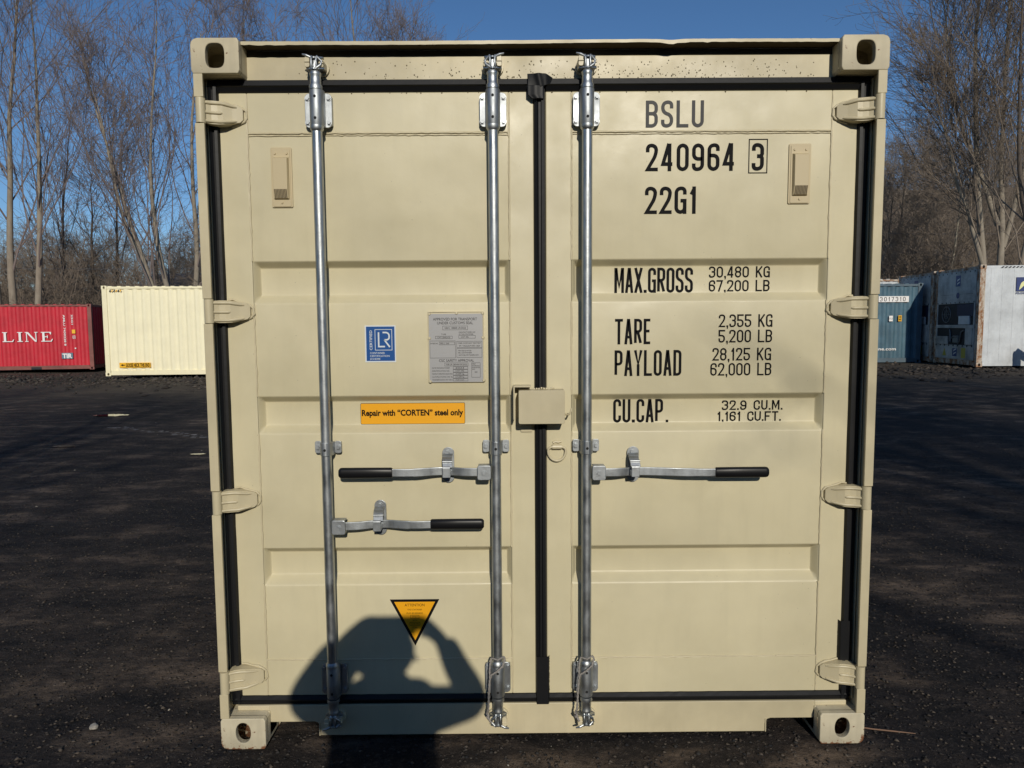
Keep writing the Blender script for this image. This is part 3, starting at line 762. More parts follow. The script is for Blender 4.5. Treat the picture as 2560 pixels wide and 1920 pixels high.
mb.prism([(-.4865, .364), (-.392, .547), (-.581, .547)], Y, Y+.001, 1)
mb.prism([(-.4865, .386), (-.4085, .5375), (-.5645, .5375)], Y-.0006, Y-.0001, 0)
for s_, wq, z in (("ATTENTION", .076, .520), ("THIS CONTAINER", .056, .504), ("MUST BE REPAIRED", .062, .490), ("ONLY", .022, .476), ("WITH", .018, .462), ("CORTEN", .030, .448), ("STEEL", .020, .434)):
    hq = .011 if z > .51 else .0065; put_text(mb, s_, -.4865-wq/2, -.4865+wq/2, z, z+hq, Y-.0013, 1, 0.0)
for wq, z in ((.032, .4725), (.038, .4445)): stroke(mb, [(-.4865-wq/2, z), (-.4865+wq/2, z), (-.4865+wq/2, z+.0125), (-.4865-wq/2, z+.0125)], True, .0012, Y-.0012, 0, 1)
mb.build("sticker", [M_orange, M_ink], dl)
# data plate
mb = MB(); px0, px1, pz0, pz1 = -.4145, -.215, 1.379, 1.637
mb.prism([(px0-.002, pz0-.001), (px1+.003, pz0-.001), (px1+.003, pz1+.002), (px0-.002, pz1+.002)], .0695, .0770, 2)
mb.add([(px0, .0690, pz0), (px1-.001, .0690, pz0), (px1-.001, .0690, pz1-.006), (px0, .0690, pz1-.006)], [(0, 1, 2, 3)], 0)
tube_pts = [(px0-.001, .069, pz0), (px0-.001, .069, pz1), (px1+.001, .069, pz1), (px1+.001, .069, pz0)]
mb.tube(tube_pts, .0022, 6, 2)
for q, z in ((px0+.003, pz1-.006), ((px0+px1)/2+.003, pz1-.004), (px1-.001, pz1-.004), (px0+.002, 1.541), (px1, 1.543), (px0+.003, pz0+.002), (px1+.002, pz0+.006)):
    mb.lathe(q, 0, [(.0062, z-.001), (.0062, z)], 8, 2) if False else mb.cyl((q, .070, z), (q, .0650, z), .0062, .004, n=14, mi=2)
yt = .0684; cx = -.310
def line(s_, a, b, z, h_): put_text(mb, s_, a, b, z, z+h_, yt, 1)
def frame(a, b, c, d): stroke(mb, [(a, c), (b, c), (b, d), (a, d)], True, .0009, yt, 0, 1)
line("APPROVED FOR TRANSPORT", -.398, -.236, 1.6065, .0105); line("UNDER CUSTOMS SEAL", -.383, -.251, 1.5925, .0105)
frame(-.363, -.271, 1.572, 1.586); line("GB/C 18868 LR/2022", -.356, -.277, 1.576, .0065)
line("MANUFACTURER'S NO.", -.304, -.242, 1.561, .005); line("OF THE CONTAINER", -.304, -.250, 1.5535, .005)
line("TYPE", -.369, -.351, 1.553, .0055); frame(-.390, -.328, 1.5395, 1.549); line("CWT-2500DV20", -.383, -.336, 1.5415, .0055); frame(-.304, -.243, 1.541, 1.551); line("CWT 096", -.296, -.268, 1.543, .0055)
line("OWNER'S NO.", -.410, -.380, 1.5195, .0055); frame(-.376, -.320, 1.5170, 1.5275); line("BSLU 240", -.372, -.340, 1.5195, .0055)
frame(-.411, -.317, 1.4685, 1.5315); frame(-.312, -.219, 1.5065, 1.5295); line("TIMBER COMPONENT TREATMENT", -.309, -.222, 1.5205, .005); line("IM / TAILILEUM-400 / 2024", -.303, -.226, 1.5100, .006)
frame(-.312, -.219, 1.4700, 1.5035); line("Manufactured By", -.306, -.258, 1.4930, .005); line("BSL CONTAINERS", -.306, -.257, 1.4850, .005); line("WWW.BSLCONTAINERS.COM", -.306, -.232, 1.4765, .005)
line("CSC SAFETY APPROVAL", -.378, -.249, 1.4540, .0100); frame(-.357, -.271, 1.4385, 1.4500); line("GB-LR 28948-09/2023", -.352, -.275, 1.4415, .0055)
for k_, (s_, v_) in enumerate((("DATE MANUFACTURED", "2023"), ("IDENTIFICATION NO.", "CWT 096"), ("MAXIMUM OPERATING GROSS MASS", "30,480 kg"), ("ALLOWABLE STACKING LOAD 1.8g", "216,000 kg"), ("TRANSVERSE RACKING TEST FORCE", "150,000 newtons"))):
    z = 1.4290-k_*.0110; line(s_, -.404, -.339 if k_ < 2 else -.329, z, .005); frame(-.326, -.272, z-.0022, z+.0070); line(v_, -.318, -.286, z, .0052)
    if k_ in (2, 3): frame(-.290+.0, -.259, z-.0022, z+.0070) if False else None
frame(-.258, -.226, 1.3960, 1.4500); line("FIRST", -.256, -.243, 1.4430, .0048); line("MAINTENANCE", -.256, -.228, 1.4365, .0048); line("EXAMINATION", -.256, -.228, 1.4300, .0048); line("DATE", -.256, -.245, 1.4235, .0048); line("2028", -.247, -.237, 1.4130, .0052)
mb.build("data_plate", [M_plate, M_platet, M_weld], dl)

# ---- water drops along the header
mb = MB(); rn = random.Random(11)
for i in range(330):
    x = rn.gauss(.35, .38) if i < 210 else rn.uniform(-.9, 1.0)
    if not -1.0 < x < 1.03 or min(abs(x-.164), abs(x+.17), abs(x+.793)) < .045: continue
    z = rn.uniform(2.472, 2.535); z = z if rn.random() < .6 else 2.472+abs(rn.gauss(0, .012)); r = rn.uniform(.0012, .0030)
    if z > 2.546: continue
    n = 8; vs = [(x, .078-r*.5, z)]; vs += [(x+r*.6*math.cos(2*math.pi*k/n), .078-r*.38, z+r*.6*math.sin(2*math.pi*k/n)) for k in range(n)]
    vs += [(x+r*math.cos(2*math.pi*k/n), .0781, z+r*1.15*math.sin(2*math.pi*k/n)) for k in range(n)]
    mb.add(vs, [(0, 1+k, 1+(k+1) % n) for k in range(n)]+[(1+k, 1+n+k, 1+n+(k+1) % n, 1+(k+1) % n) for k in range(n)], 0, True)
for i in range(34):
    x = rn.uniform(-.95, 1.05); z = 2.4245; r = rn.uniform(.0015, .003)
    mb.lathe(x, .074, [(r*.3, z-r*2.2), (r, z-r*1.2), (r*.7, z)], 8)
tag(mb.build("water_drops", M_drop, box), kind='stuff')

# ---- cords looped on the lower bearings
def cord(x, seed, label):
    rn = random.Random(seed); mb = MB()
    path = [(x+.026, .004, .338), (x+.018, -.006, .318), (x-.004, -.010, .300), (x-.024, -.008, .286), (x-.030, -.001, .262), (x-.032, -.003, .235), (x-.034, -.002, .205), (x-.035, -.002, .175), (x-.037, .000, .145), (x-.042, .012, .128), (x-.036, .004, .112), (x-.028, -.002, .100)]
    path2 = [(x+.028, .004, .336), (x+.024, .020, .345), (x+.0, -.003, .3420), (x-.022, .010, .344), (x-.028, .002, .325), (x-.030, -.004, .300), (x-.029, -.006, .270)]
    def strands(path, r):
        P = []
        for i in range(len(path)-1):
            for k in range(5): P.append(Vector(path[i]).lerp(Vector(path[i+1]), k/5))
        P.append(Vector(path[-1]))
        for ph in (0, math.pi):
            q = [p+Vector((math.cos(i*1.1+ph)*r*.7, math.sin(i*1.1+ph)*r*.7, 0)) for i, p in enumerate(P)]
            mb.tube(q, r, 6)
    strands(path, .0028); strands(path2, .0024)
    mb.tube([(x-.037, -.002, .125), (x-.044, .01, .118), (x-.04, .004, .11)], [.004, .005, .003], 6)
    o = mb.build("cord", M_cord); tag(o, label, "cord", "cords tied to the locking bars"); return o
cord(-.170, 1, "grey twisted cord hanging from the foot of the left door's inner locking bar")
cord(.164, 2, "grey twisted cord hanging from the foot of the right door's locking bar")

# ================================================================== GROUND
def vnoise(x, y, seed=0):
    """smooth value noise on arrays"""
    xi, yi = np.floor(x).astype(np.int64), np.floor(y).astype(np.int64); fx, fy = x-xi, y-yi
    fx, fy = fx*fx*(3-2*fx), fy*fy*(3-2*fy)
    def h(a, b):
        n = (a*374761393+b*668265263+seed*1442695041) & 0x7fffffff; n = ((n ^ (n >> 13))*1274126177) & 0x7fffffff
        return ((n ^ (n >> 16)) & 0xffff)/65535.0
    return (h(xi, yi)*(1-fx)+h(xi+1, yi)*fx)*(1-fy)+(h(xi, yi+1)*(1-fx)+h(xi+1, yi+1)*fx)*fy
def sst(a, b, x): t = np.clip((x-a)/(b-a), 0, 1); return t*t*(3-2*t)
def base_h(x, y):
    x = np.asarray(x, float); y = np.asarray(y, float)
    h = .27*sst(3, 14, x)*sst(6, 17, y)-.13*sst(-8, -16, x)*sst(17, 25, y)-.05*sst(-6, -13, x)*sst(10, 19, y)
    return h
def ground_h(x, y):
    x = np.asarray(x, float); y = np.asarray(y, float); h = base_h(x, y)
    r = np.hypot(x, y-1)
    near = np.exp(-(r/7)**2)
    h = h+.012*(vnoise(x*1.3, y*1.3, 1)-.5)*2*(1-.6*np.exp(-(np.hypot(x, y)/1.5)**2))+.006*(vnoise(x*7, y*7, 2)-.5)+.0045*near*(vnoise(x*26, y*26, 3)-.5)
    h = h+.10*(vnoise(x*.35, y*.35, 5)-.5)*sst(8, 20, y)*.6-.008
    return h
def grid_mesh(name, xs, ys, hf, mats, matf=None):
    X, Y = np.meshgrid(xs, ys); Z = hf(X, Y); nx, ny = len(xs), len(ys)
    co = np.stack([X, Y, Z], -1).reshape(-1, 3); me = bpy.data.meshes.new(name)
    i = np.arange(nx-1)[None, :]+np.arange(ny-1)[:, None]*nx
    F = np.stack([i, i+1, i+1+nx, i+nx], -1).reshape(-1, 4)
    fast_mesh(me, co, F); me.polygons.foreach_set('use_smooth', np.ones(len(F), bool))
    me.materials.append(mats); o = bpy.data.objects.new(name, me); COL.objects.link(o); return o
def fast_mesh(me, co, F):
    me.vertices.add(len(co)); me.vertices.foreach_set('co', np.ascontiguousarray(co, dtype=np.float32).ravel())
    k = F.shape[1]; me.loops.add(F.size); me.loops.foreach_set('vertex_index', F.ravel().astype(np.int32))
    me.polygons.add(len(F)); me.polygons.foreach_set('loop_start', np.arange(0, F.size, k, dtype=np.int32)); me.update(calc_edges=True)
def spread(lo, hi, c, dense, n):
    t = np.linspace(-1, 1, n); k = np.sign(t)*np.abs(t)**3
    s = np.where(k < 0, -k*(lo-c), k*(hi-c))+t*dense
    return c+s
def asphalt():
    M = mat("asphalt_millings", (0.03, 0.028, 0.028), 0.9, spec=.2)
    big = noise(M, .42, 4, rough=.6); mid = noise(M, 1.9, 8, rough=.72, stretch=(.75, 1.5, 1)); fine = noise(M, 70, 4, rough=.8); spk = noise(M, 28, 6, rough=.8)
    c = mix(M, ramp(M, big, [(.36, 0), (.62, 1)]), (.0125, .0115, .0135), (.054, .042, .034))
    c = mix(M, ramp(M, mid, [(.40, .9), (.50, 0)]), c, (.012, .011, .0115))
    patch = math_(M, 'MULTIPLY', ramp(M, mid, [(.52, 0), (.66, 1)]), ramp(M, big, [(.38, .25), (.55, 1)]))
    c = mix(M, patch, c, (.20, .148, .108))
    c = mix(M, ramp(M, spk, [(.30, .85), (.48, 0)]), c, (.006, .006, .007))
    c = mix(M, ramp(M, spk, [(.55, 0), (.74, .6)]), c, (.15, .125, .105))
    c = mix(M, ramp(M, fine, [(.58, 0), (.78, .7)]), c, (.20, .175, .15))
    vor = N(M, "ShaderNodeTexVoronoi", _Scale=26.0, _Randomness=1.0); tc = N(M, "ShaderNodeTexCoord"); L(M, tc.outputs['Object'], vor.inputs['Vector'])
    sep = N(M, "ShaderNodeSeparateColor"); L(M, vor.outputs['Color'], sep.inputs[0])
    sp = math_(M, 'MULTIPLY', ramp(M, vor.outputs['Distance'], [(.08, 1), (.15, 0)]), math_(M, 'GREATER_THAN', sep.outputs[0], .93))
    c = mix(M, math_(M, 'MULTIPLY', sp, .8), c, (.27, .24, .20))
    geo = N(M, "ShaderNodeNewGeometry"); sx = N(M, "ShaderNodeSeparateXYZ"); L(M, geo.outputs['Position'], sx.inputs[0])
    far = math_(M, 'MULTIPLY', math_(M, 'SUBTRACT', math_(M, 'ADD', sx.outputs['Y'], math_(M, 'MULTIPLY', noise(M, .6, 5, rough=.7), 9.0)), 16.5), .25, True)
    c = mix(M, math_(M, 'MULTIPLY', far, .8), c, mix(M, noise(M, 5, 8, rough=.8), (.02, .017, .014), (.15, .122, .092)))
    L(M, c, bsdf(M).inputs['Base Color'])
    bump(M, (noise(M, 7, 7, rough=.75), .7, .035), (spk, .8, .010), (fine, .6, .005))
    return M
M_ground = asphalt()
xs = np.unique(np.concatenate([spread(-140, 140, 0, 5.5, 560)]))
ys = np.unique(np.concatenate([spread(-90, 34, .3, 4.5, 460)]))
g = grid_mesh("ground", xs, ys, ground_h, M_ground); tag(g, kind='structure')

def litter():
    M = mat("leaf_litter", (.09, .07, .05), .95)
    c = mix(M, noise(M, 1.5, 7, rough=.7), (.045, .035, .026), (.16, .125, .09)); L(M, c, bsdf(M).inputs['Base Color'])
    bump(M, (noise(M, 5, 6), 1.0, .1)); return M
def hill_h(x, y):
    x = np.asarray(x, float); y = np.asarray(y, float)
    a = sst(29, 90, y); k = 4.2+7.3*sst(-2, 30, x)
    return base_h(x, np.minimum(y, 33))-.25*(1-sst(29, 33, y))+a*k*1.5+1.2*(vnoise(x*.06, y*.06, 9)-.4)*sst(33, 50, y)
hl = grid_mesh("hillside", np.linspace(-170, 170, 130), np.linspace(29, 210, 80), hill_h, litter()); tag(hl, kind='structure')

# stones and grit lying on the yard
def stones(name, n, region, rlo, rhi, cols, seed, power=2.5, avoid=True):
    rs = np.random.RandomState(seed); V = []; F = []; mi = []
    base = np.array([(1, 0, 0), (0, 1, 0), (-1, 0, 0), (0, -1, 0), (.1, 0, .7), (.05, .1, -.5)])
    fc = np.array([(0, 1, 4), (1, 2, 4), (2, 3, 4), (3, 0, 4), (1, 0, 5), (2, 1, 5), (3, 2, 5), (0, 3, 5)])
    P = region(rs, n); k = len(P)
    r = rlo+(rhi-rlo)*rs.rand(k)**power; z = ground_h(P[:, 0], P[:, 1])
    an = rs.rand(k)*6.283; ca, sa = np.cos(an), np.sin(an)
    b = base[None]*(.65+.7*rs.rand(k, 6, 3)); sc = np.stack([r, r*(.6+.4*rs.rand(k)), r*(.45+.35*rs.rand(k))], -1); b = b*sc[:, None]
    x = b[..., 0]*ca[:, None]-b[..., 1]*sa[:, None]+P[:, :1]; y = b[..., 0]*sa[:, None]+b[..., 1]*ca[:, None]+P[:, 1:2]
    co = np.stack([x, y, b[..., 2]+z[:, None]+sc[:, 2:3]*.25], -1).reshape(-1, 3)
    FF = (fc[None]+(np.arange(k)*6)[:, None, None]).reshape(-1, 3)
    me = bpy.data.meshes.new(name); fast_mesh(me, co, FF)
    for c in cols: me.materials.append(c)
    me.polygons.foreach_set('material_index', np.repeat(rs.randint(0, len(cols), k), 8).astype(np.int32)); me.update()
    o = bpy.data.objects.new(name, me); COL.objects.link(o); return o
SC = []
for i, c in enumerate([(.028, .026, .025), (.045, .038, .033), (.014, .014, .016), (.085, .070, .057), (.038, .030, .024)]):
    m_ = mat("stone_%d" % i, c, .85, spec=.3); L(m_, mix(m_, noise(m_, 60, 3), tuple(q*.6 for q in c), tuple(q*1.4 for q in c)), bsdf(m_).inputs['Base Color']); SC.append(m_)
M_pale = mat("pale_stone", (.36, .33, .28), .85)
def reg_near(rs, n):
    d = rs.rand(n)**1.6*9; x = rs.uniform(-1, 1, n)*(2.6+d*.9); y = -1.3+d
    k = ~((np.abs(x) < 1.15) & (y > .35) & (y < 6)); return np.stack([x, y], -1)[k]
tag(stones("gravel", 110000, reg_near, .0024, .0120, SC, 1, 2.4), kind='stuff')
def reg_bits(rs, n):
    d = rs.rand(n)**1.2*16; x = rs.uniform(-1, 1, n)*(2.2+d*.85); y = -1.2+d
    k = ~((np.abs(x) < 1.2) & (y > .1) & (y < 6)); return np.stack([x, y], -1)[k]
tag(stones("grit", 450, reg_bits, .003, .012, [M_pale, SC[3]], 2, 3), kind='stuff')
def reg_strip(rs, n):
    x = rs.uniform(-26, 24, n); y = np.where(x < 0, 20.3+rs.normal(0, 1.6, n)+(-x-14)*.35, 18.0+rs.normal(0, 1.7, n)-(x-9)*.2)
    k = (np.abs(x) > 5) & (y < 27) & (y > 13); return np.stack([x, y], -1)[k]
tag(stones("rubble", 15000, reg_strip, .012, .12, [SC[1], SC[0], SC[4], SC[3]], 3, 5), kind='stuff')
def rock(loc, r, label, m_=M_pale):
    bm = bmesh.new(); bmesh.ops.create_icosphere(bm, subdivisions=2, radius=1); rn = random.Random(int(loc[0]*100))
    for v in bm.verts: v.co *= rn.uniform(.8, 1.15); v.co.x *= r[0]; v.co.y *= r[1]; v.co.z *= r[2]
    me = bpy.data.meshes.new("stone"); bm.to_mesh(me); bm.free(); me.materials.append(m_)
    o = bpy.data.objects.new("stone", me); COL.objects.link(o); o.location = (loc[0], loc[1], float(ground_h(loc[0], loc[1]))+r[2]*.4); o.rotation_euler.z = rn.uniform(0, 6)
    tag(o, label, "stone"); return o
rock((-1.80, .18, 0), (.026, .018, .009), "flat pale stone alone on the dark ground at the bottom left")
rock((-1.93, 2.20, 0), (.03, .022, .014), "small brown stone on the dark yard left of the container, halfway down")
# dry twigs on the ground
M_twig = mat("dry_twig", (.20, .12, .08), .9)
def twig(pts, r, label, m_=M_twig):
    mb = MB(); mb.tube([(x, y, float(ground_h(x, y))+r*1.2) for x, y in pts], [r]*(len(pts)-1)+[r*.5], 6)
    o = mb.build("twig", m_); tag(o, label, "twig")
twig([(1.24, .12), (1.30, .10), (1.38, .085), (1.45, .07)], .003, "thin reddish twig on the ground beside the container's right foot")
M_straw = mat("pale_straw", (.38, .34, .28), .9)
twig([(1.44, -.35), (1.49, -.36), (1.52, -.385), (1.57, -.395), (1.62, -.41)], .0022, "pale crooked straw on the dark ground at the bottom right", M_straw)
# wet spots catching the sky
M_pud = mat("puddle_water", (.015, .017, .02), .04, spec=1.0)
def puddle(x, y, a, b):
    n = 40; rn = random.Random(int(x*77)); k = [rn.uniform(.75, 1.1) for _ in range(n)]
    z = float(ground_h(x, y))+.012
    vs = [(x, y, z)]+[(x+a*k[i]*math.cos(2*math.pi*i/n), y+b*k[i]*math.sin(2*math.pi*i/n), z) for i in range(n)]
    mb = MB(); mb.add(vs, [(0, 1+i, 1+(i+1) % n) for i in range(n)]); tag(mb.build("puddle", M_pud), kind='structure')
puddle(-7.30, 10.2, .30, .17); puddle(-6.1, 6.9, .17, .07); puddle(-4.0, 6.2, .10, .05)
# pale tyre-tread marks left in the dirt
M_tread = mat("dried_mud", (.30, .29, .28), .7)
mb = MB(); rn = random.Random(8)
for i in range(90):
    x = -6.6+i*.036+rn.uniform(-.01, .01); y = 8.75-.02*i+rn.uniform(-.12, .12)
    if x > -3.3 or rn.random() < .35: continue
    z = float(ground_h(x, y))+.012; l = rn.uniform(.02, .08)
    mb.add([(x, y, z), (x+l, y+.03, z), (x+l*1.2, y+.05, z+.002), (x+.02, y+.03, z+.002)], [(0, 1, 2, 3)])
tag(mb.build("tyre_track", M_tread), kind='stuff')

# ================================================================== FAR CONTAINERS
def cmat(name, col, rust=0.0, rough=.5):
    M = paint(name, col, rough, dirt=.22, chips=rust, wav=.01); return M
M_red = paint("red_paint", (.56, .018, .035), .5, dirt=.12, chips=.02, wav=.01); M_redr = cmat("rusty_red_paint", (.23, .07, .055), .25)
M_cr2 = paint("pale_cream_paint", (.90, .83, .58), .5, dirt=.05, wav=.005); M_cr3 = paint("pale_cream_frame", (.88, .80, .54), .5, dirt=.06, chips=.02, wav=.005)
M_bl = cmat("blue_paint", (.075, .155, .21), .05); M_blf = cmat("dull_blue_frame", (.09, .14, .18), .22)
M_rf = paint("white_reefer_skin", (.62, .64, .65), .35, dirt=.16, chips=.015, wav=.01); M_rust = mat("rusty_white_steel", (.5, .4, .3), .8)
L(M_rust, mix(M_rust, ramp(M_rust, noise(M_rust, 4.5, 7, rough=.8, stretch=(1, 1, .5)), [(.43, 0), (.56, 1)]), (.50, .44, .36), mix(M_rust, noise(M_rust, 14, 4), (.10, .035, .012), (.36, .15, .045))), bsdf(M_rust).inputs['Base Color'])
M_rfend = paint("grimy_white_panel", (.52, .51, .48), .6, dirt=.35, chips=.15, rustcol=(.10, .07, .05)); M_gr = mat("dark_machine", (.012, .012, .016), .7); M_navy = mat("navy_blue", (.012, .03, .14), .5)
M_brn = cmat("brown_paint", (.05, .03, .025), .1)
M_yel = mat("yellow_plate", (.85, .45, .015), .5); M_ylw = mat("dull_yellow", (.42, .36, .05), .6); M_wht = mat("white_lettering", (.80, .78, .76), .5); M_tir = mat("blue_grey_plate", (.10, .17, .23), .5); M_flor = mat("pale_yellow_print", (.75, .73, .35), .5)
CAST_BG = {}
def bg_cast(parent, x, y, z, m_, flip):
    key = (m_.name, flip)
    if key not in CAST_BG: CAST_BG[key] = casting_mb(corner=(1, 1), cut=False).build("corner_casting", m_, parent); o = CAST_BG[key]
    else: o = CAST_BG[key].copy(); COL.objects.link(o); o.parent = parent
    o.location = (x, y, z); o.rotation_euler = (0, 0, math.pi if flip else 0); return o
def container(name, x, y, rz, Ln, H, mw, mf, label, roofm=None, smooth=False, doors_end=False):
    """origin at the left front bottom corner; long side faces -Y"""
    z = float(base_h(x, y)); c = empty(name, (x, y, z+.0), rz); tag(c, label, "shipping container")
    W = 2.438
    for (a, b) in ((0, 0), (Ln-.16, 0), (0, W-.16), (Ln-.16, W-.16)):
        mb = MB(); mb.box(a+.004, a+.156, b+.004, b+.156, .12, H-.12); mb.build("corner_post", mf, c, .008)
    for zz in (.06, H-.06):
        for a in (.084, Ln-.084):
            bg_cast(c, a, 0, zz, mf, False); bg_cast(c, a, W, zz, mf, True)
    for b in (.012, W-.072):
        mb = MB(); mb.box(.17, Ln-.17, b, b+.06, .03, .17); mb.build("bottom_rail", mf if not smooth else mw, c)
        mb = MB(); mb.box(.17, Ln-.17, b, b+.06, H-.10, H-.03); mb.build("top_rail", mf if not smooth else mw, c)
    for a in (.012, Ln-.072):
        mb = MB(); mb.box(a, a+.06, .17, W-.17, .03, .17); mb.build("end_sill", mf, c)
        mb = MB(); mb.box(a, a+.06, .17, W-.17, H-.11, H-.03); mb.build("end_header", mf, c)
    for b, nn in ((.03, (0, -1, 0)), (W-.03, (0, 1, 0))):
        mb = MB()
        if smooth:
            mb.box(.158, Ln-.158, b-.012, b+.012, .172, H-.101)
            k = int((Ln-.4)/.31)
            for i in range(k): xx = .30+i*.31; mb.box(xx, xx+.012, (b-.0165 if nn[1] < 0 else b+.0125), (b-.0125 if nn[1] < 0 else b+.0165), .18, H-.11)
        else: corrugated(mb, (.158, b, 0), (Ln-.158, b, 0), .172, H-.101, nn, mi=0)
        mb.build("side_wall", mw, c)
    mb = MB(); mb.box(.06, Ln-.06, .06, W-.06, H-.055, H-.028); 
    if not smooth:
        for i in range(int(Ln/.28)-1): mb.box(.18+i*.28, .30+i*.28, .07, W-.07, H-.0278, H-.012)
    mb.build("roof", roofm or mw, c)
    for a, nn in ((.03, (-1, 0, 0)), (Ln-.03, (1, 0, 0))):
        mb = MB(); corrugated(mb, (a, .158, 0), (a, W-.158, 0), .172, H-.111, nn) if not smooth else mb.box(a-.01, a+.01, .158, W-.158, .172, H-.111)
        mb.build("end_wall", mw, c)
    mb = MB(); mb.box(.1, Ln-.1, .1, W-.1, .12, .16); mb.build("floor", M_gr, c)
    return c
YS = -.006
# red
rzr = R(12)
x0 = -16.62-12.19*math.cos(rzr); y0 = 25.75-12.19*math.sin(rzr)
red = container("shipping_container", x0, y0, rzr, 12.19, 2.591, M_red, M_redr, "red shipping container with white LINE lettering, cut off by the left edge"); red.location.z = -.07
mb = MB()
def poly(x, pts):
    mb.add([(x+a*.4, YS-.001*len(mb.f)*.2, 1.12+b*.38) for a, b in pts], [tuple(range(len(pts)))])
def bar(x, a, b, c, d): poly(x, [(a, c), (b, c), (b, d), (a, d)])
x = 9.02; bar(x, 0, .42, .93, 1); bar(x, .12, .32, .07, .93); poly(x, [(0, 0), (.90, 0), (1.0, .26), (.93, .26), (.82, .08), (0, .08)])
x = 9.53; bar(x, 0, .46, .93, 1); bar(x, .13, .33, .08, .93); bar(x, 0, .46, 0, .08)
x = 9.80; bar(x, 0, .25, .93, 1); bar(x, .10, .18, .08, .93); bar(x, 0, .30, 0, .08); poly(x, [(.10, .97), (.32, .97), (1.02, 0), (.86, 0)]); bar(x, .92, 1.0, .05, .93); bar(x, .82, 1.12, .93, 1)
x = 10.36; poly(x, [(0, .92), (.74, .92), (.82, .74), (.90, .74), (.90, 1), (0, 1)]); bar(x, .12, .32, .08, .92); bar(x, .32, .55, .46, .54); bar(x, .53, .60, .36, .64); poly(x, [(0, 0), (.92, 0), (1.04, .28), (.96, .28), (.84, .08), (0, .08)])
mb.build("lettering", M_wht, red)
mb = MB(); put_text(mb, "AMLU 7430228 8", 11.17, 11.24, .95, 2.17, YS, 0, .02, rot=-90); put_text(mb, "22G1", 11.46, 11.52, 1.78, 2.17, YS, 0, .02, rot=-90)
put_text(mb, "00", 11.47, 11.58, 1.22, 1.36, YS, 0); mb.add([(11.53, YS, .82), (11.58, YS, .82), (11.58, YS, .87), (11.53, YS, .87)], [(0, 1, 2, 3)]); mb.build("lettering", M_wht, red)
mb = MB(); mb.prism([(11.05, .44), (11.45, .44), (11.45, .67), (11.05, .67)], YS-.004, YS+.02, 0); put_text(mb, "TIR", 11.08, 11.42, .465, .645, YS-.006, 1, .04); mb.build("tir_plate", [M_tir, M_wht], red)
mb = MB(); mb.prism([(11.46, 1.43), (11.58, 1.43), (11.58, 1.58), (11.46, 1.58)], YS-.004, YS+.02, 0); mb.build("hazard_sticker", M_yel, red)
mb = MB(); mb.box(9.95, 10.31, -.004, .01, .035, .125); mb.build("fork_pocket", M_gr, red)
# cream
rzc = R(3.0)
crm = container("shipping_container", -13.12, 20.35, rzc, 12.19, 2.896, M_cr2, M_cr3, "pale cream high shipping container with a yellow strip, right of the red one"); crm.location.z = .02
mb = MB(); mb.prism([(.45, .27), (1.42, .27), (1.42, .43), (.45, .43)], YS-.004, YS+.02, 0)
mb.add([(.49, YS-.006, .35), (.56, YS-.006, .31), (.56, YS-.006, .335), (.62, YS-.006, .335), (.62, YS-.006, .365), (.56, YS-.006, .365), (.56, YS-.006, .39)], [(0, 1, 2, 3, 4, 5, 6)], 1)
put_text(mb, "GOOSE NECK THIS END", .65, 1.40, .295, .41, YS-.006, 1, .04); mb.build("gooseneck_plate", [M_yel, M_ink], crm)
mb = MB()
for i in range(6): a = .24+i*.065; mb.add([(a, YS+.001, 2.70), (a+.035, YS+.001, 2.70), (a+.065, YS+.001, 2.765), (a+.03, YS+.001, 2.765)], [(0, 1, 2, 3)], i % 2)
mb.build("height_marking", [M_ink, M_yel], crm)
# dark one behind the gap between them
brn = container("shipping_container", -20.2, 27.2, R(4), 6.06, 2.591, M_brn, M_brn, "dark brown shipping container deep in the gap between the red and pale cream ones")
brn.location.z = -.12
# blue
blu = container("shipping_container", 13.30-6.06, 20.5, R(0), 6.06, 2.591, M_bl, M_blf, "blue shipping container numbered 3017310, just right of the near container"); blu.location.z = .25
mb = MB(); mb.add([(4.62, YS, 1.98), (5.60, YS, 1.98), (5.60, YS, 2.17), (4.62, YS, 2.17)], [(0, 1, 2, 3)], 0)
letters(mb, "3017310", 4.66, 2.005, .14, .085, .018, .135, YS-.003, 1); mb.build("number_plate", [M_wht, M_ink], blu)
mb = MB(); put_text(mb, "www.gridline.com".replace("grid", ""), 4.10, 5.24, .42, .52, YS, 0, .015); mb.build("lettering", M_wht, blu)
mb = MB(); mb.prism([(4.98, 1.36), (5.10, 1.36), (5.10, 1.54), (4.98, 1.54)], YS-.004, YS+.01, 0); mb.prism([(5.28, 1.36), (5.39, 1.36), (5.39, 1.55), (5.28, 1.55)], YS-.004, YS+.01, 1)
put_text(mb, "SB\nBE", 5.29, 5.38, 1.39, 1.53, YS-.006, 2, .02, fullh=True); put_text(mb, "10 23", 4.99, 5.09, 1.42, 1.48, YS-.006, 2)
mb.build("sticker", [M_wht, M_yel, M_ink], blu)
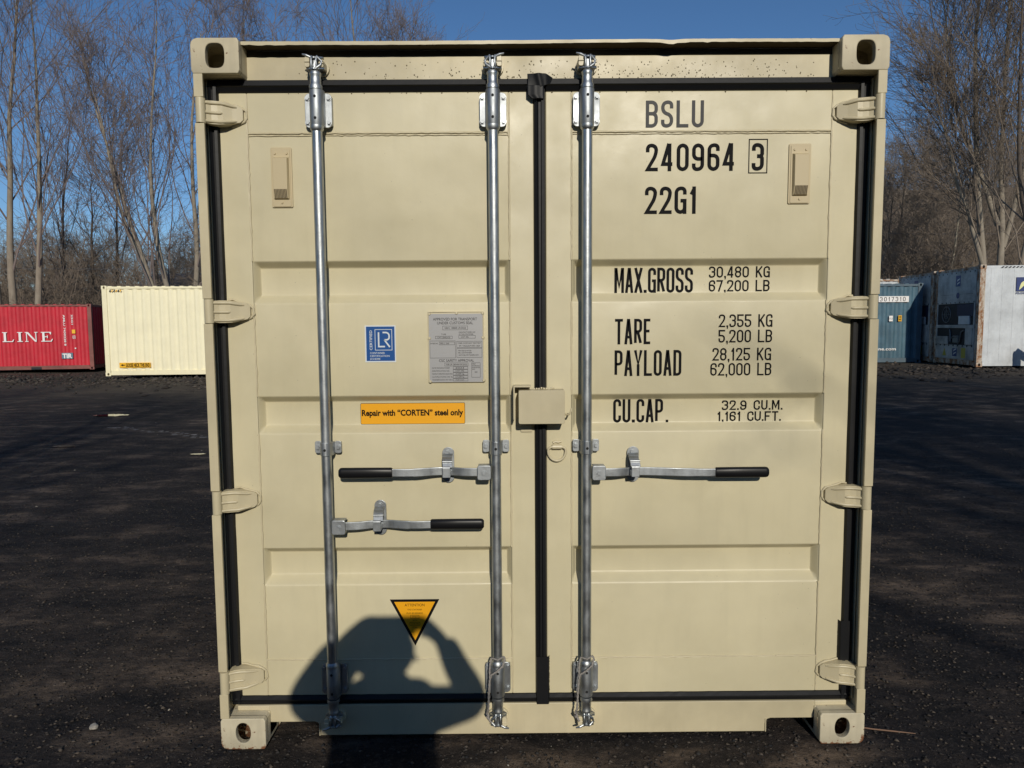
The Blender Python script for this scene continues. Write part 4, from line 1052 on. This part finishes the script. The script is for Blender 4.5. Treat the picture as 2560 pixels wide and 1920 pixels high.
# refrigerated containers
M_navyd = mat("dark_navy_panel", (.010, .016, .05), .6)
M_pipe = mat("dull_metal_pipe", (.16, .17, .18), .5, .6)
def reefer(x, y, rz, z, label):
    c = container("refrigerated_container", x, y, rz, 12.19, 2.896, M_rf, M_rust, label, smooth=True); c.location.z = z; c['category'] = "refrigerated container"
    W = 2.438; X = lambda a: a
    def B(nm, m_, y0, y1, z0, z1, d0=-.012, d1=.02, bev=.006):
        mb = MB(); mb.box(d0, d1, y0, y1, z0, z1); return mb.build(nm, m_, c, bev)
    B("machinery_panel", M_rfend, .16, W-.16, 1.83, 2.78); B("machinery_panel", M_rfend, .16, W-.16, .19, .60)
    B("machinery_bay", M_gr, .20, W-.20, 1.20, 1.826, -.002, .02, 0); B("machinery_bay", M_gr, .20, W-.20, .604, 1.10, -.002, .02, 0)
    B("bay_frame", M_rfend, .16, W-.16, 1.104, 1.196, -.03)
    B("bay_frame", M_rfend, .16, .22, .604, 1.826, -.02); B("bay_frame", M_rfend, W-.22, W-.16, .604, 1.826, -.02)
    B("control_box", M_navyd, .24, 1.10, 1.45, 1.80, -.02); B("control_box", M_rf, .40, .98, 1.21, 1.46, -.035)
    B("compressor_cover", M_rfend, 1.55, 2.2, .61, .85, -.03); B("compressor_cover", M_rfend, .24, .60, .62, 1.10, -.03)
    mb = MB(); yc, zc = 1.72, 1.51
    mb.tube([(-.006, yc+.24*math.cos(t), zc+.24*math.sin(t)) for t in [2*math.pi*i/24 for i in range(24)]], .014, 6, closed=True)
    mb.tube([(-.006, yc+.12*math.cos(t), zc+.12*math.sin(t)) for t in [2*math.pi*i/18 for i in range(18)]], .008, 6, closed=True)
    for q in range(4): t = q*math.pi/4; mb.tube([(-.008, yc-.24*math.cos(t), zc-.24*math.sin(t)), (-.008, yc+.24*math.cos(t), zc+.24*math.sin(t))], .007, 5)
    mb.build("fan_guard", M_pipe, c)
    for pts in ([(-.01, .68, 1.05), (-.03, .80, .98), (-.03, .85, .72), (-.01, .98, .64)], [(-.01, 1.48, 1.06), (-.03, 1.40, .95), (-.03, 1.38, .70)], [(-.02, 1.02, .84), (-.04, 1.20, .86), (-.02, 1.34, .80)]):
        mb = MB(); mb.tube(pts, .022, 8); mb.build("pipe", M_pipe, c)
    B("compressor", M_pipe, .98, 1.30, .66, .88, -.025, .02, .02)
    # round fan guard, bolt rows, hinges of the access doors
    mb = MB()
    for k in range(9): mb.box(-.02, -.012, .22+k*.25, .245+k*.25, 1.84, 1.88); mb.box(-.02, -.012, .22+k*.25, .245+k*.25, 2.72, 2.76); mb.box(-.03, -.012, .22+k*.25, .245+k*.25, .56, .60)
    mb.box(-.016, -.012, .3, 1.0, 2.10, 2.105); mb.box(-.016, -.012, 1.35, 2.1, 2.10, 2.105)
    mb.build("bolt_row", M_gr, c)
    mb = MB(); F = [(1.05, 2.36), (1.33, 2.36), (1.33, 2.72), (1.05, 2.72)]
    def endplate(y0, y1, z0, z1, m_): mb.add([(-.0135, y1, z0), (-.0135, y0, z0), (-.0135, y0, z1), (-.0135, y1, z1)], [(0, 1, 2, 3)], m_)
    endplate(.98, 1.24, 2.34, 2.66, 0); endplate(1.02, 1.28, .26, .50, 0)
    for (a, b) in ((1.24, 2.34), (1.28, .26)):
        for q in range(2):
            zb_ = b+.07+q*.10; mb.add([(-.0145, a-.05, zb_-.05), (-.0145, a-.09, zb_-.01), (-.0145, a-.21, zb_+.03), (-.0145, a-.22, zb_+.07), (-.0145, a-.08, zb_+.03)], [(0, 1, 2, 3, 4)], 1)
    mb.add([(-.0145, 1.85, .26), (-.0145, 1.62, .26), (-.0145, 1.735, .50)], [(0, 1, 2)], 2); endplate(.56, .80, .22, .52, 2)
    mb.cyl((-.0125, 1.10, 2.07), (-.0145, 1.10, 2.07), .09, n=16, mi=0)
    mb.build("emblem", [M_navy, M_rf, M_ylw], c)
    # side emblem on the long wall
    mb = MB(); yy = -.012
    mb.prism([(.98, 2.14), (1.45, 2.14), (1.45, 2.53), (.98, 2.53)], yy, yy+.02, 0)
    for q in (0, 1):
        o_ = q*.17; pts = []
        top = [(1.55+.0, 2.16-o_*.55), (1.60, 2.30-o_*.6), (1.68, 2.36-o_*.5), (1.80, 2.385-o_*.5), (1.93, 2.40-o_*.5), (2.05, 2.47-o_*.5)]
        bot = [(2.03, 2.40-o_*.55), (1.92, 2.33-o_*.55), (1.80, 2.30-o_*.5), (1.70, 2.27-o_*.5), (1.63, 2.20-o_*.5), (1.52, 2.02)]
        ll = top+bot; vs = [(.98+(a-1.42)*.67, yy-.002-.001*q, 2.14+(b-1.98)*.72) for a, b in ll]; n = len(top)
        mb.add(vs, [(i, len(ll)-1-i, len(ll)-2-i, i+1) for i in range(n-1)], 1)
    put_text(mb, "FLORENS", .98, 1.45, 2.065, 2.115, yy-.002, 2, .03); mb.build("emblem", [M_navy, M_flor, M_navy], c)
    mb = MB()
    for i in range(7): a = .55+i*.10; mb.add([(a, YS-.002, 2.80), (a+.05, YS-.002, 2.80), (a+.09, YS-.002, 2.84), (a+.04, YS-.002, 2.84)], [(0, 1, 2, 3)], 0)
    mb.build("height_marking", M_gr, c); return c
rzf = R(-5)
ux, uy = math.cos(rzf), math.sin(rzf)
reefer(13.22, 17.62, rzf, .29, "nearest white refrigerated container, rusty corner posts, blue emblem, cut by the right edge")
reefer(13.22-uy*2.56-.02, 17.62+ux*2.56, rzf, .29, "second refrigerated container, grimy white end seen between the blue one and the nearest white one")
rc = container("shipping_container", 14.55-6.06, 24.0, R(0), 6.06, 2.896, M_rf, M_rust, "far white container with a rusty top corner peeping over the blue one"); rc.location.z = .3
# timber prop leaning by the reefer
M_wood = mat("weathered_timber", (.16, .115, .08), .9); L(M_wood, mix(M_wood, noise(M_wood, 12, 4, stretch=(1, 1, 6)), (.08, .055, .04), (.26, .20, .15)), bsdf(M_wood).inputs['Base Color'])
mb = MB(); mb.tube([(14.35, 17.05, .95), (14.9, 16.9, .62), (15.9, 16.6, .10)], [.10, .10, .095], 8); tag(mb.build("timber_log", M_wood, None), "brown log leaning down to the ground in front of the white refrigerated container", "log")
mb = MB(); mb.box(14.28, 14.48, 17.0, 17.18, .27, .9); tag(mb.build("timber_post", M_wood, None, .01), "short square timber block propping the leaning log", "timber")

# ================================================================== TREES
def bark(name, a, b, scale=6):
    M = mat(name, a, .9, spec=.2); L(M, mix(M, noise(M, scale, 5, stretch=(1, 1, .35)), a, b), bsdf(M).inputs['Base Color']); return M
M_b1 = bark("grey_bark", (.14, .115, .09), (.37, .32, .25)); M_b2 = bark("dark_bark", (.055, .044, .036), (.15, .12, .095)); M_b3 = bark("pale_bark", (.20, .175, .135), (.42, .37, .29))
M_t1 = bark("reddish_twigs", (.115, .090, .084), (.25, .205, .188), 1.5); M_t2 = bark("grey_brown_twigs", (.14, .108, .085), (.30, .245, .19), 1.5)
class Branches:
    def __init__(s): s.P = []; s.Rr = []
    def add(s, pts, rad): s.P.append(np.array(pts)); s.Rr.append(np.array(rad))
    def arrays(s, n):
        co = []; F = []; off = 0
        from collections import defaultdict
        gr = defaultdict(list)
        for p, r in zip(s.P, s.Rr): gr[len(p)].append((p, r))
        for k, L_ in gr.items():
            P = np.stack([a for a, _ in L_]); Rr = np.stack([b for _, b in L_])       # m,k,3
            d = np.zeros_like(P); d[:, 1:-1] = P[:, 2:]-P[:, :-2]; d[:, 0] = P[:, 1]-P[:, 0]; d[:, -1] = P[:, -1]-P[:, -2]
            d /= np.linalg.norm(d, axis=-1, keepdims=True)+1e-9
            t = np.zeros_like(d); t[..., 0] = 1; t = t+np.array([0, .31, 0]); u = np.cross(d, t); u /= np.linalg.norm(u, axis=-1, keepdims=True)+1e-9; v = np.cross(d, u)
            a = 2*np.pi*np.arange(n)/n
            ring = P[:, :, None]+Rr[:, :, None, None]*(u[:, :, None]*np.cos(a)[:, None]+v[:, :, None]*np.sin(a)[:, None])
            m_ = len(L_); co.append(ring.reshape(-1, 3))
            b = off+(np.arange(m_)*k*n)[:, None, None]+(np.arange(k-1)*n)[None, :, None]+np.arange(n)[None, None]
            c = off+(np.arange(m_)*k*n)[:, None, None]+(np.arange(k-1)*n)[None, :, None]+((np.arange(n)+1) % n)[None, None]
            F.append(np.stack([b, b+n, c+n, c], -1).reshape(-1, 4)); off += m_*k*n
        return np.concatenate(co), np.concatenate(F)
def grow(rs, stems, H, up=.6, spread_=.55, twigs=1.0, red=.5, tw_len=.9, first=.25, droop=0, dens=1.0):
    """stems: polylines of main stems [(pts, r0)], returns trunk set and crown set"""
    T = Branches(); C = Branches()
    def wander(p, d, length, r0, r1, k, wob, lift):
        pts = [p]; d = d/np.linalg.norm(d); rad = [r0]
        for i in range(k):
            d = d+rs.normal(0, wob, 3)+np.array([0, 0, lift]); d /= np.linalg.norm(d)
            p = p+d*length/k; pts.append(p); rad.append(r0+(r1-r0)*(i+1)/k)
        return pts, rad, d
    def side(d, ang):
        a = rs.normal(0, 1, 3); a -= d*a.dot(d); a /= np.linalg.norm(a)+1e-9; return d*math.cos(ang)+a*math.sin(ang)
    for pts, r0 in stems:
        pts = np.array(pts, float); k = len(pts); n = 14
        t = np.linspace(0, k-1, n); i0 = np.minimum(t.astype(int), k-2); f = (t-i0)[:, None]
        P = pts[i0]*(1-f)+pts[i0+1]*f; P[1:-1] += rs.normal(0, .05, (n-2, 3)); P[1:-1] = (P[:-2]+P[1:-1]*2+P[2:])/4
        rad = r0*(1-np.linspace(0, 1, n)**.9*.88); T.add(P, rad)
        Ln = np.linalg.norm(P[-1]-P[0]); nb = int(20*dens)
        for j in range(nb):
            tt = first+(1-first)*(j+rs.rand())/nb; q = tt*(n-1); i = min(int(q), n-2); p = P[i]+(P[i+1]-P[i])*(q-i)
            d = P[i+1]-P[i]; d /= np.linalg.norm(d); rr = rad[i]*.5
            bl = Ln*(.42*(1-tt)**.7+.13)*rs.uniform(.75, 1.2)
            b, br, dd = wander(p, side(d, spread_*rs.uniform(.7, 1.3))+np.array([0, 0, .15]), bl, max(rr*.7, .018), .008, 6, .11, .10*up); C.add(b, br)
            for m_ in range(int(8*dens)):
                q2 = rs.uniform(.15, 1)*6; i2 = min(int(q2), 5); p2 = np.array(b[i2])+(np.array(b[i2+1])-np.array(b[i2]))*(q2-i2)
                d2 = np.array(b[i2+1])-np.array(b[i2]); d2 /= np.linalg.norm(d2)
                l2 = bl*rs.uniform(.25, .5)
                s2, sr, _ = wander(p2, side(d2, rs.uniform(.35, .8)), l2, .0095, .0060, 4, .11, .09*up-droop); C.add(s2, sr)
                for w_ in range(int(6*twigs)):
                    q3 = rs.uniform(.1, 1)*4; i3 = min(int(q3), 3); p3 = np.array(s2[i3])+(np.array(s2[i3+1])-np.array(s2[i3]))*(q3-i3)
                    d3 = np.array(s2[i3+1])-np.array(s2[i3]); d3 /= np.linalg.norm(d3)
                    s3, r3, _ = wander(p3, side(d3, rs.uniform(.35, .9)), tw_len*rs.uniform(.35, 1), .0064, .0046, 3, .12, .08*up-droop); C.add(s3, r3)
                    if twigs > .8:
                        for w2 in range(1):
                            p4 = np.array(s3[rs.randint(1, 4)]); s4, r4, _ = wander(p4, side(d3, rs.uniform(.4, 1)), tw_len*.35, .0052, .0042, 2, .15, 0); C.add(s4, r4)
    return T, C
def tree_obj(loc, T, C, mb_, mt_, label, group=None):
    t = empty("bare_tree", loc); tag(t, label, "tree", group)
    for nm, B_, n, m_ in (("trunk", T, 8, mb_), ("crown", C, 3, mt_)):
        co, F = B_.arrays(n); me = bpy.data.meshes.new(nm); fast_mesh(me, co, F); me.polygons.foreach_set('use_smooth', np.ones(len(F), bool)); me.materials.append(m_)
        o = bpy.data.objects.new(nm, me); COL.objects.link(o); o.parent = t
    return t
def tree(px, D, H, lean, seed, label, bk=None, tw=None, stems=None, r=.16, bulge=0, **kw):
    """px: photograph column of the foot, D: distance from the camera"""
    rs = np.random.RandomState(seed); x = (px-1272)/1775*D-.12; y = D-2.56
    z = float(hill_h(x, y)) if y > 31 else float(base_h(x, y))
    if stems is None: stems = [([(0, 0, 0), (lean*.25+bulge, rs.normal(0, .1), H*.35), (lean*.62, rs.normal(0, .3), H*.7), (lean, rs.normal(0, .4), H)], r)]
    T, C = grow(rs, stems, H, **kw)
    return tree_obj((x, y, z-.1), T, C, bk or M_b1, tw or M_t1, label)
FL = dict(spread_=.58, up=.75, dens=.95, tw_len=1.15, first=.22)
tree(10, 31, 18, -.5, 1, "tall bare tree with a thick trunk at the far left edge", r=.24, stems=[([(0, 0, 0), (-.2, 0, 6), (-.3, .2, 12), (.2, .2, 18)], .24), ([(.35, .2, 0), (.6, .1, 6), (1.1, 0, 11.5), (1.7, .1, 17)], .19)], **FL)
tree(92, 31, 15.5, 1.3, 2, "slim pale-barked bare tree rising behind the red container", M_b1, bulge=.25, r=.17, **FL)
tree(165, 36, 12.5, .8, 21, "slighter bare tree behind the right half of the red container", M_b2, M_t1, r=.11, twigs=.8, **FL)
tree(232, 37, 9.5, .5, 3, "small dark bare tree between the slim pale tree and the leaning double trunk", M_b2, M_t2, r=.13, up=.2, spread_=.9, twigs=.9)
tree(458, 30, 15.5, -3.4, 4, "bare tree with two long trunks leaning left above the pale cream container", M_b1, stems=[([(0, 0, 0), (-1.2, 0, 3.8), (-2.4, .2, 7.4), (-3.7, .2, 13.5)], .17), ([(.25, .1, 0), (-.5, .2, 3.0), (-1.1, .3, 6.8), (-1.0, .2, 10.0), (-.4, 0, 14.6)], .15), ([(-1.15, .1, 3.5), (-2.1, -.2, 6.5), (-2.6, -.3, 9.5), (-3.0, -.5, 12)], .09)], **FL)
tree(483, 32, 15, .6, 5, "upright bare tree half hidden by the near container's left post", M_b1, r=.15, bulge=.3, **FL)
tree(610, 34, 16.0, .6, 6, "bare tree showing over the near container's top left corner", r=.17, **FL)
tree(720, 35, 15.6, -.2, 7, "bare tree behind the left part of the near container's roof", r=.17, **FL)
tree(845, 38, 15.2, .4, 8, "lower bare tree whose top just shows above the roof, left of the rightmost crown", r=.13, spread_=.6, twigs=.8)
tree(930, 36, 18.5, .9, 9, "bare tree with several upright limbs over the middle of the roof", stems=[([(0, 0, 0), (-.1, 0, 6), (-.3, .3, 12), (-.7, .2, 18)], .18), ([(0, 0, 5), (.9, .2, 11), (1.7, .2, 15.5)], .11), ([(.1, 0, 3), (1.4, .2, 9.5), (3.0, .2, 14.8)], .12)], **FL)
tree(300, 42, 13.5, .4, 10, "thin bare tree in the second row behind the leaning double trunk", M_b2, r=.12, twigs=.8, **FL)
tree(2496, 27, 16, 0, 11, "big many-stemmed bare tree above the white refrigerated container", M_b1, M_t2, stems=[([(-.1, 0, 0), (-.6, 0, 3), (-1.0, .1, 7), (-1.3, .2, 12), (-.9, .2, 15.5)], .17), ([(.0, .1, 0), (0.0, .1, 4), (-.1, .2, 9), (.1, .3, 16)], .17),
     ([(.2, 0, .3), (.9, 0, 4), (1.5, .2, 9), (1.9, .3, 15)], .15), ([(-.45, 0, 3), (-1.8, -.3, 6), (-3.0, -.3, 10)], .10), ([(-.2, 0, 5), (-1.9, .3, 9.5), (-2.6, .3, 14)], .10), ([(.1, .1, 4.2), (.9, -.3, 9), (1.0, -.3, 15)], .10)], twigs=1, up=.6, spread_=.7, first=.3, dens=1.25)
tree(2600, 24, 14, -2.5, 12, "bare tree leaning in from beyond the right edge", M_b2, M_t2, stems=[([(0, 0, 0), (-.6, 0, 4), (-1.0, .1, 8), (-1.0, .2, 13)], .14)], **FL)
tree(2300, 34, 9, -2.2, 13, "small crooked dark tree leaning left over the blue container", M_b2, M_t2, stems=[([(0, 0, 0), (-1.0, 0, 2.6), (-1.6, .1, 4.4), (-1.4, .2, 7.6)], .14)], up=.2, spread_=.9)
tree(2365, 32, 8.5, .6, 14, "thin pale tree standing behind the two refrigerated containers", M_b3, M_t2, r=.09, up=.3, spread_=.8)
tree(2440, 36, 10, -.5, 15, "slim bare tree in the thicket left of the many-stemmed tree", M_b2, M_t2, r=.11, up=.3, spread_=.8)
tree(2225, 40, 10, .4, 16, "slender bare tree hugging the near container's right post", M_b2, M_t2, r=.11, up=.4, spread_=.8)

# thicket of undergrowth and far-off wood: one mass
def thicket():
    rs = np.random.RandomState(44); V = []
    for i in range(5):
        H = 6.5; T, C = grow(rs, [([(0, 0, 0), (rs.normal(0, .4), rs.normal(0, .4), 2.4), (rs.normal(0, .9), rs.normal(0, .7), H)], .07), ([(.3, 0, 0), (rs.normal(0, .8), rs.normal(0, .4), 2.2), (rs.normal(0, 1.6), rs.normal(0, .7), H*.75)], .05)],
                    H, up=.2, spread_=.95, twigs=.55, first=.08, tw_len=.8, dens=.75)
        a, fa = T.arrays(4); b, fb = C.arrays(3); V.append((np.concatenate([a, b]), np.concatenate([fa, fb+len(a)])))
    co = []; F = []; off = 0
    spots = []
    for row, (D, n) in enumerate(((33, 30), (37, 34), (42, 36), (49, 36), (58, 36), (70, 36), (84, 34))):
        for side_ in (0, 1):
            for k in range(n//2):
                px = (rs.uniform(-60, 620) if side_ == 0 else rs.uniform(2120, 2700)); spots.append((px, D*rs.uniform(.94, 1.06), side_))
    for px, D, s_ in spots:
        a, f = V[rs.randint(5)]; x = (px-1272)/1775*D; y = D-2.56; z = float(hill_h(x, y)); an = rs.rand()*6.28; sc = rs.uniform(.62, 1.05)*(.95 if s_ else .88)*(1 if D < 45 else 1.3)
        p = a.copy(); q = np.stack([p[:, 0]*math.cos(an)-p[:, 1]*math.sin(an), p[:, 0]*math.sin(an)+p[:, 1]*math.cos(an), p[:, 2]], -1)*sc+np.array([x, y, z-.1])
        co.append(q); F.append(f+off); off += len(q)
    me = bpy.data.meshes.new("thicket"); fast_mesh(me, np.concatenate(co), np.concatenate(F)); me.materials.append(M_t2)
    o = bpy.data.objects.new("thicket", me); COL.objects.link(o); tag(o, kind='stuff'); print("thicket faces", sum(len(f) for f in F))
thicket()

# house behind the wood, utility pole, wires
M_hw = mat("pale_siding", (.55, .57, .60), .8); M_roofg = mat("grey_shingles", (.12, .12, .13), .9); M_glass = mat("window_glass", (.03, .035, .04), .15)
def house(px, D, zb, w_, h_, label, rz=0):
    x = (px-1272)/1775*D; y = D-2.56; hse = empty("house", (x, y, zb), rz); tag(hse, label, "house")
    mb = MB(); mb.box(-w_/2, w_/2, 0, 6, 0, h_); mb.build("wall", M_hw, hse)
    mb = MB(); a, b = w_/2+.3, h_; vs = [(-a, -.3, b), (a, -.3, b), (a, 6.3, b), (-a, 6.3, b), (-a, 3, b+1.8), (a, 3, b+1.8)]
    mb.add(vs, [(0, 1, 5, 4), (2, 3, 4, 5), (1, 2, 5), (3, 0, 4), (3, 2, 1, 0)]); mb.build("roof", M_roofg, hse)
    for i in range(max(1, int(w_/2))): xx = -w_/2+1+i*2; mb = MB(); mb.box(xx-.4, xx+.4, -.02, .04, 1.0, 2.2); mb.build("window", M_glass, hse)
house(440, 52, float(hill_h(-24, 49)), 6, 2.6, "pale house glimpsed through the trees above the pale cream container")
house(2452, 44, float(hill_h(29, 41)), 2.4, 2.6, "pale blue shed glimpsed through the trees above the refrigerated containers")
M_pole = mat("pole_timber", (.03, .028, .028), .9); M_zinc = mat("zinc_cabinet", (.22, .27, .33), .6)
pl = empty("utility_pole", ((398-1272)/1775*40, 37.4, float(hill_h(-19.7, 37.4)))); tag(pl, "dark utility pole with a pale box, in the trees behind the pale cream container", "utility pole")
mb = MB(); mb.cyl((0, 0, 0), (0, 0, 5.2), .13, .10, 12); mb.build("pole", M_pole, pl)
mb = MB(); mb.box(-.55, -.15, -.15, .25, 2.9, 5.1); mb.build("transformer_box", M_zinc, pl, .02)
M_wire = mat("cable", (.10, .10, .11), .7)
def wire(xa, ya, za, xb, yb, zb, label):
    mb = MB(); ps = []
    for i in range(21):
        t = i/20; ps.append((xa+(xb-xa)*t, ya+(yb-ya)*t, za+(zb-za)*t-.5*4*t*(1-t)))
    mb.tube(ps, .011, 5); tag(mb.build("overhead_wire", M_wire), label, "wire", "overhead wires behind the yard")
wire(-34, 30.5, 5.9, 0, 30.5, 5.8, "upper overhead wire strung through the trees on the left"); wire(-34, 30.5, 4.8, 0, 30.5, 4.7, "lower overhead wire strung through the trees on the left")
wire(9, 30.5, 6.1, 34, 30.5, 6.1, "upper overhead wire crossing the thicket on the right"); wire(9, 30.5, 4.7, 34, 30.5, 4.7, "lower overhead wire crossing the thicket on the right")

# ================================================================== BEHIND THE CAMERA (casts what the photo shows: shadows, reflections; container stacks added to block sky light)
rsb = np.random.RandomState(77)
def behind(x, y, H, seed, label, dens=1.0):
    rs = np.random.RandomState(seed); T, C = grow(rs, [([(0, 0, 0), (rs.normal(0, .3), 0, H*.4), (rs.normal(0, .6), 0, H)], .26), ([(.1, 0, H*.2), (rs.normal(0, 1.2), 0, H*.55), (rs.normal(0, 1.8), 0, H*.9)], .15)], H, up=.6, spread_=.7, twigs=.6, dens=dens)
    return tree_obj((x, y, -.1), T, C, M_b1, M_t2, label)
behind(-4.6, -12, 11.5, 101, "bare tree behind the photographer, just left of him")
behind(-8.8, -13, 12.5, 102, "second bare tree behind the photographer to the left", 1.2)
behind(-13.2, -12, 11.5, 103, "farthest bare tree behind the photographer to the left")
behind(7.4, -13, 12, 104, "bare tree behind the photographer, just right of him", 1.5)
behind(10.0, -11.5, 12.5, 105, "second bare tree behind the photographer to the right", 1.7)
behind(13.0, -13, 13, 106, "third bare tree behind the photographer to the right", 1.6)
behind(16.0, -12, 12, 107, "farthest bare tree behind the photographer to the right", 1.2)

# unseen container stacks added behind the photographer to cut the sky fill
lab = ("bottom", "second", "third", "top")
for cx_, cnt, cols in ((-15.5, 2, (M_bl, M_brn)), (-9.2, 2, (M_brn, M_red)), (-2.9, 2, (M_cr2, M_bl)), (4.3, 2, (M_brn, M_bl)), (10.6, 2, (M_bl, M_brn))):
    for k in range(cnt):
        o = container("shipping_container", cx_, -16.5, 0, 6.06, 2.78, cols[k], cols[k], "x")
        side_ = "left" if cx_ < 0 else "right"; far_ = {-15.5: "farthest", -9.2: "middle", -2.9: "nearest", 4.3: "nearer", 10.6: "farther"}[cx_]
        o.location.z = k*2.785; o['label'] = "%s added sky-blocking container in the %s stack behind the photographer, %s side" % (("bottom", "top")[k] if cnt == 2 else lab[k], far_, side_)
# the photographer
def skin_obj(name, verts, edges, radii, m_, parent, sub=2, root=0):
    me = bpy.data.meshes.new(name); me.from_pydata(verts, edges, []); me.materials.append(m_); o = bpy.data.objects.new(name, me); COL.objects.link(o)
    md = o.modifiers.new("skin", 'SKIN'); md.use_smooth_shade = True
    for i, r in enumerate(radii):
        sv = me.skin_vertices[0].data[i]; sv.radius = r if isinstance(r, tuple) else (r, r); sv.use_root = (i == root)
    ss = o.modifiers.new("sub", 'SUBSURF'); ss.levels = sub; ss.render_levels = sub
    if parent: o.parent = parent
    return o
M_skin = mat("skin", (.45, .27, .19), .5); M_coat = mat("navy_jacket", (.03, .035, .05), .85); M_jean = mat("blue_jeans", (.05, .07, .12), .9); M_hair = mat("brown_hair", (.05, .03, .02), .8); M_shoe = mat("brown_boots", (.08, .05, .03), .7)
PX, PY = -.19, -2.98
V0 = 0
per = empty("person", (PX, PY, 0)); tag(per, "person in a dark jacket photographing the container, whose shadow falls on the left door", "person")
V = [(0, 0, .98), (0, 0, 1.15), (0, .0, 1.35), (0, .01, 1.50), (.012, .015, 1.575), (.018, .03, 1.645), (.018, .035, 1.725)]
E_ = [(0, 1), (1, 2), (2, 3), (3, 4), (4, 5), (5, 6)]; RR = [(.15, .11), (.14, .10), (.17, .115), (.11, .09), (.070, .070), (.088, .102), (.086, .098)]
def addv(p, r, par): V.append(p); RR.append(r); E_.append((par, len(V)-1)); return len(V)-1
hands = {}
for s_ in (-1, 1):
    sh = addv((s_*.18, .0, 1.475), .062, 3); el = addv((s_*.320, .13, 1.43), .046, sh); fa = addv((s_*.240, .25, 1.50), .040, el); wr = addv((s_*.180, .345, 1.578), .027, fa)
    pm = addv((s_*.150, .368, 1.603), (.056, .034), wr)
    for f, (dx, dz, ln) in enumerate(((-.012, .030, .9), (-.004, .020, 1), (.004, .008, .95), (.010, -.004, .8))):
        a = addv((s_*(.126+dx*.3), .384, 1.606+dz*.9), .0125, pm); b = addv((s_*(.100+dx*.4), .390, 1.603+dz*1.15), .0118, a); c = addv((s_*(.070), .3915-.002*f, 1.603+dz*1.2), .010, b)
    a = addv((s_*.128, .356, 1.588), .0125, pm); addv((s_*.098, .362, 1.588), .011, a)
    hp = addv((s_*.095, 0, .90), .095, 0); kn = addv((s_*.11, .02, .50), .062, hp); an = addv((s_*.12, -.01, .10), .042, kn); addv((s_*.14, .15, .045), (.042, .034), an)
skin_obj("body", V, E_, RR, M_skin, per)
# clothing follows the body
V = [(0, 0, .90), (0, 0, 1.15), (0, .0, 1.34), (0, .005, 1.47), (.008, .008, 1.565)]; E_ = [(0, 1), (1, 2), (2, 3), (3, 4)]; RR = [(.235, .16), (.225, .16), (.225, .155), (.16, .12), (.135, .118)]
for s_ in (-1, 1):
    sh = addv((s_*.20, .0, 1.445), .090, 3); el = addv((s_*.325 if s_ < 0 else .342, .125, 1.42), .080 if s_ < 0 else .074, sh); fa = addv((s_*(.226 if s_ < 0 else .262), .25, 1.495), .096 if s_ < 0 else .050, el); wr = addv((s_*(.160 if s_ < 0 else .196), .335, 1.556 if s_ < 0 else 1.580), .088 if s_ < 0 else .040, fa)
skin_obj("jacket", V, E_, RR, M_coat, per)
V = [(0, 0, .96)]; E_ = []; RR = [(.165, .125)]
for s_ in (-1, 1):
    hp = addv((s_*.10, 0, .86), .110, 0); kn = addv((s_*.115, .02, .50), .080, hp); addv((s_*.125, -.01, .09), .062, kn)
skin_obj("trousers", V, E_, RR, M_jean, per)
V = [(.018, .0, 1.71), (.018, .012, 1.74)]; E_ = [(0, 1)]; 
bm = bmesh.new(); bmesh.ops.create_icosphere(bm, subdivisions=4, radius=1); rn = random.Random(3)
for v in bm.verts:
    k = 1+rn.uniform(-.02, .02); v.co = Vector((v.co.x*.124*k, v.co.y*.122*k, v.co.z*.112*k))
bmesh.ops.delete(bm, geom=[v for v in bm.verts if v.co.y > .05 and v.co.z < .045], context='VERTS')
me = bpy.data.meshes.new("hair"); bm.to_mesh(me); bm.free(); me.materials.append(M_hair); o = bpy.data.objects.new("hair", me); COL.objects.link(o); o.parent = per; o.location = (.002, .012, 1.672)
for s_ in (-1, 1):
    V = [(s_*.125, -.05, .05), (s_*.13, .05, .055), (s_*.14, .16, .04)]; E_ = [(0, 1), (1, 2)]; RR = [(.05, .045), (.052, .045), (.05, .035)]; skin_obj("boot", V, E_, RR, M_shoe, per)
mb = MB()   # face: nose, ears, eyes, mouth
mb.tube([(0, .118, 1.705), (0, .142, 1.672), (0, .122, 1.664)], [.008, .015, .010], 8)
for s_ in (-1, 1):
    mb.tube([(s_*.082, .02, 1.70), (s_*.092, .01, 1.69), (s_*.084, .02, 1.655)], [.010, .014, .008], 8); mb.tube([(s_*.022, .112, 1.698), (s_*.042, .104, 1.698)], [.010, .008], 8)
mb.tube([(-.024, .112, 1.637), (0, .122, 1.635), (.024, .112, 1.637)], [.004, .007, .004], 8)
mb.build("face", M_skin, per)
# the phone in the hands, just behind the lens position
mb = MB(); mb.prism(rrect(-.268, -.110, 1.567, 1.642, .010, 4), -2.583, -2.575); o = mb.build("phone", M_grip, None, .0015); tag(o, "black phone held up in both hands by the photographer", "phone")
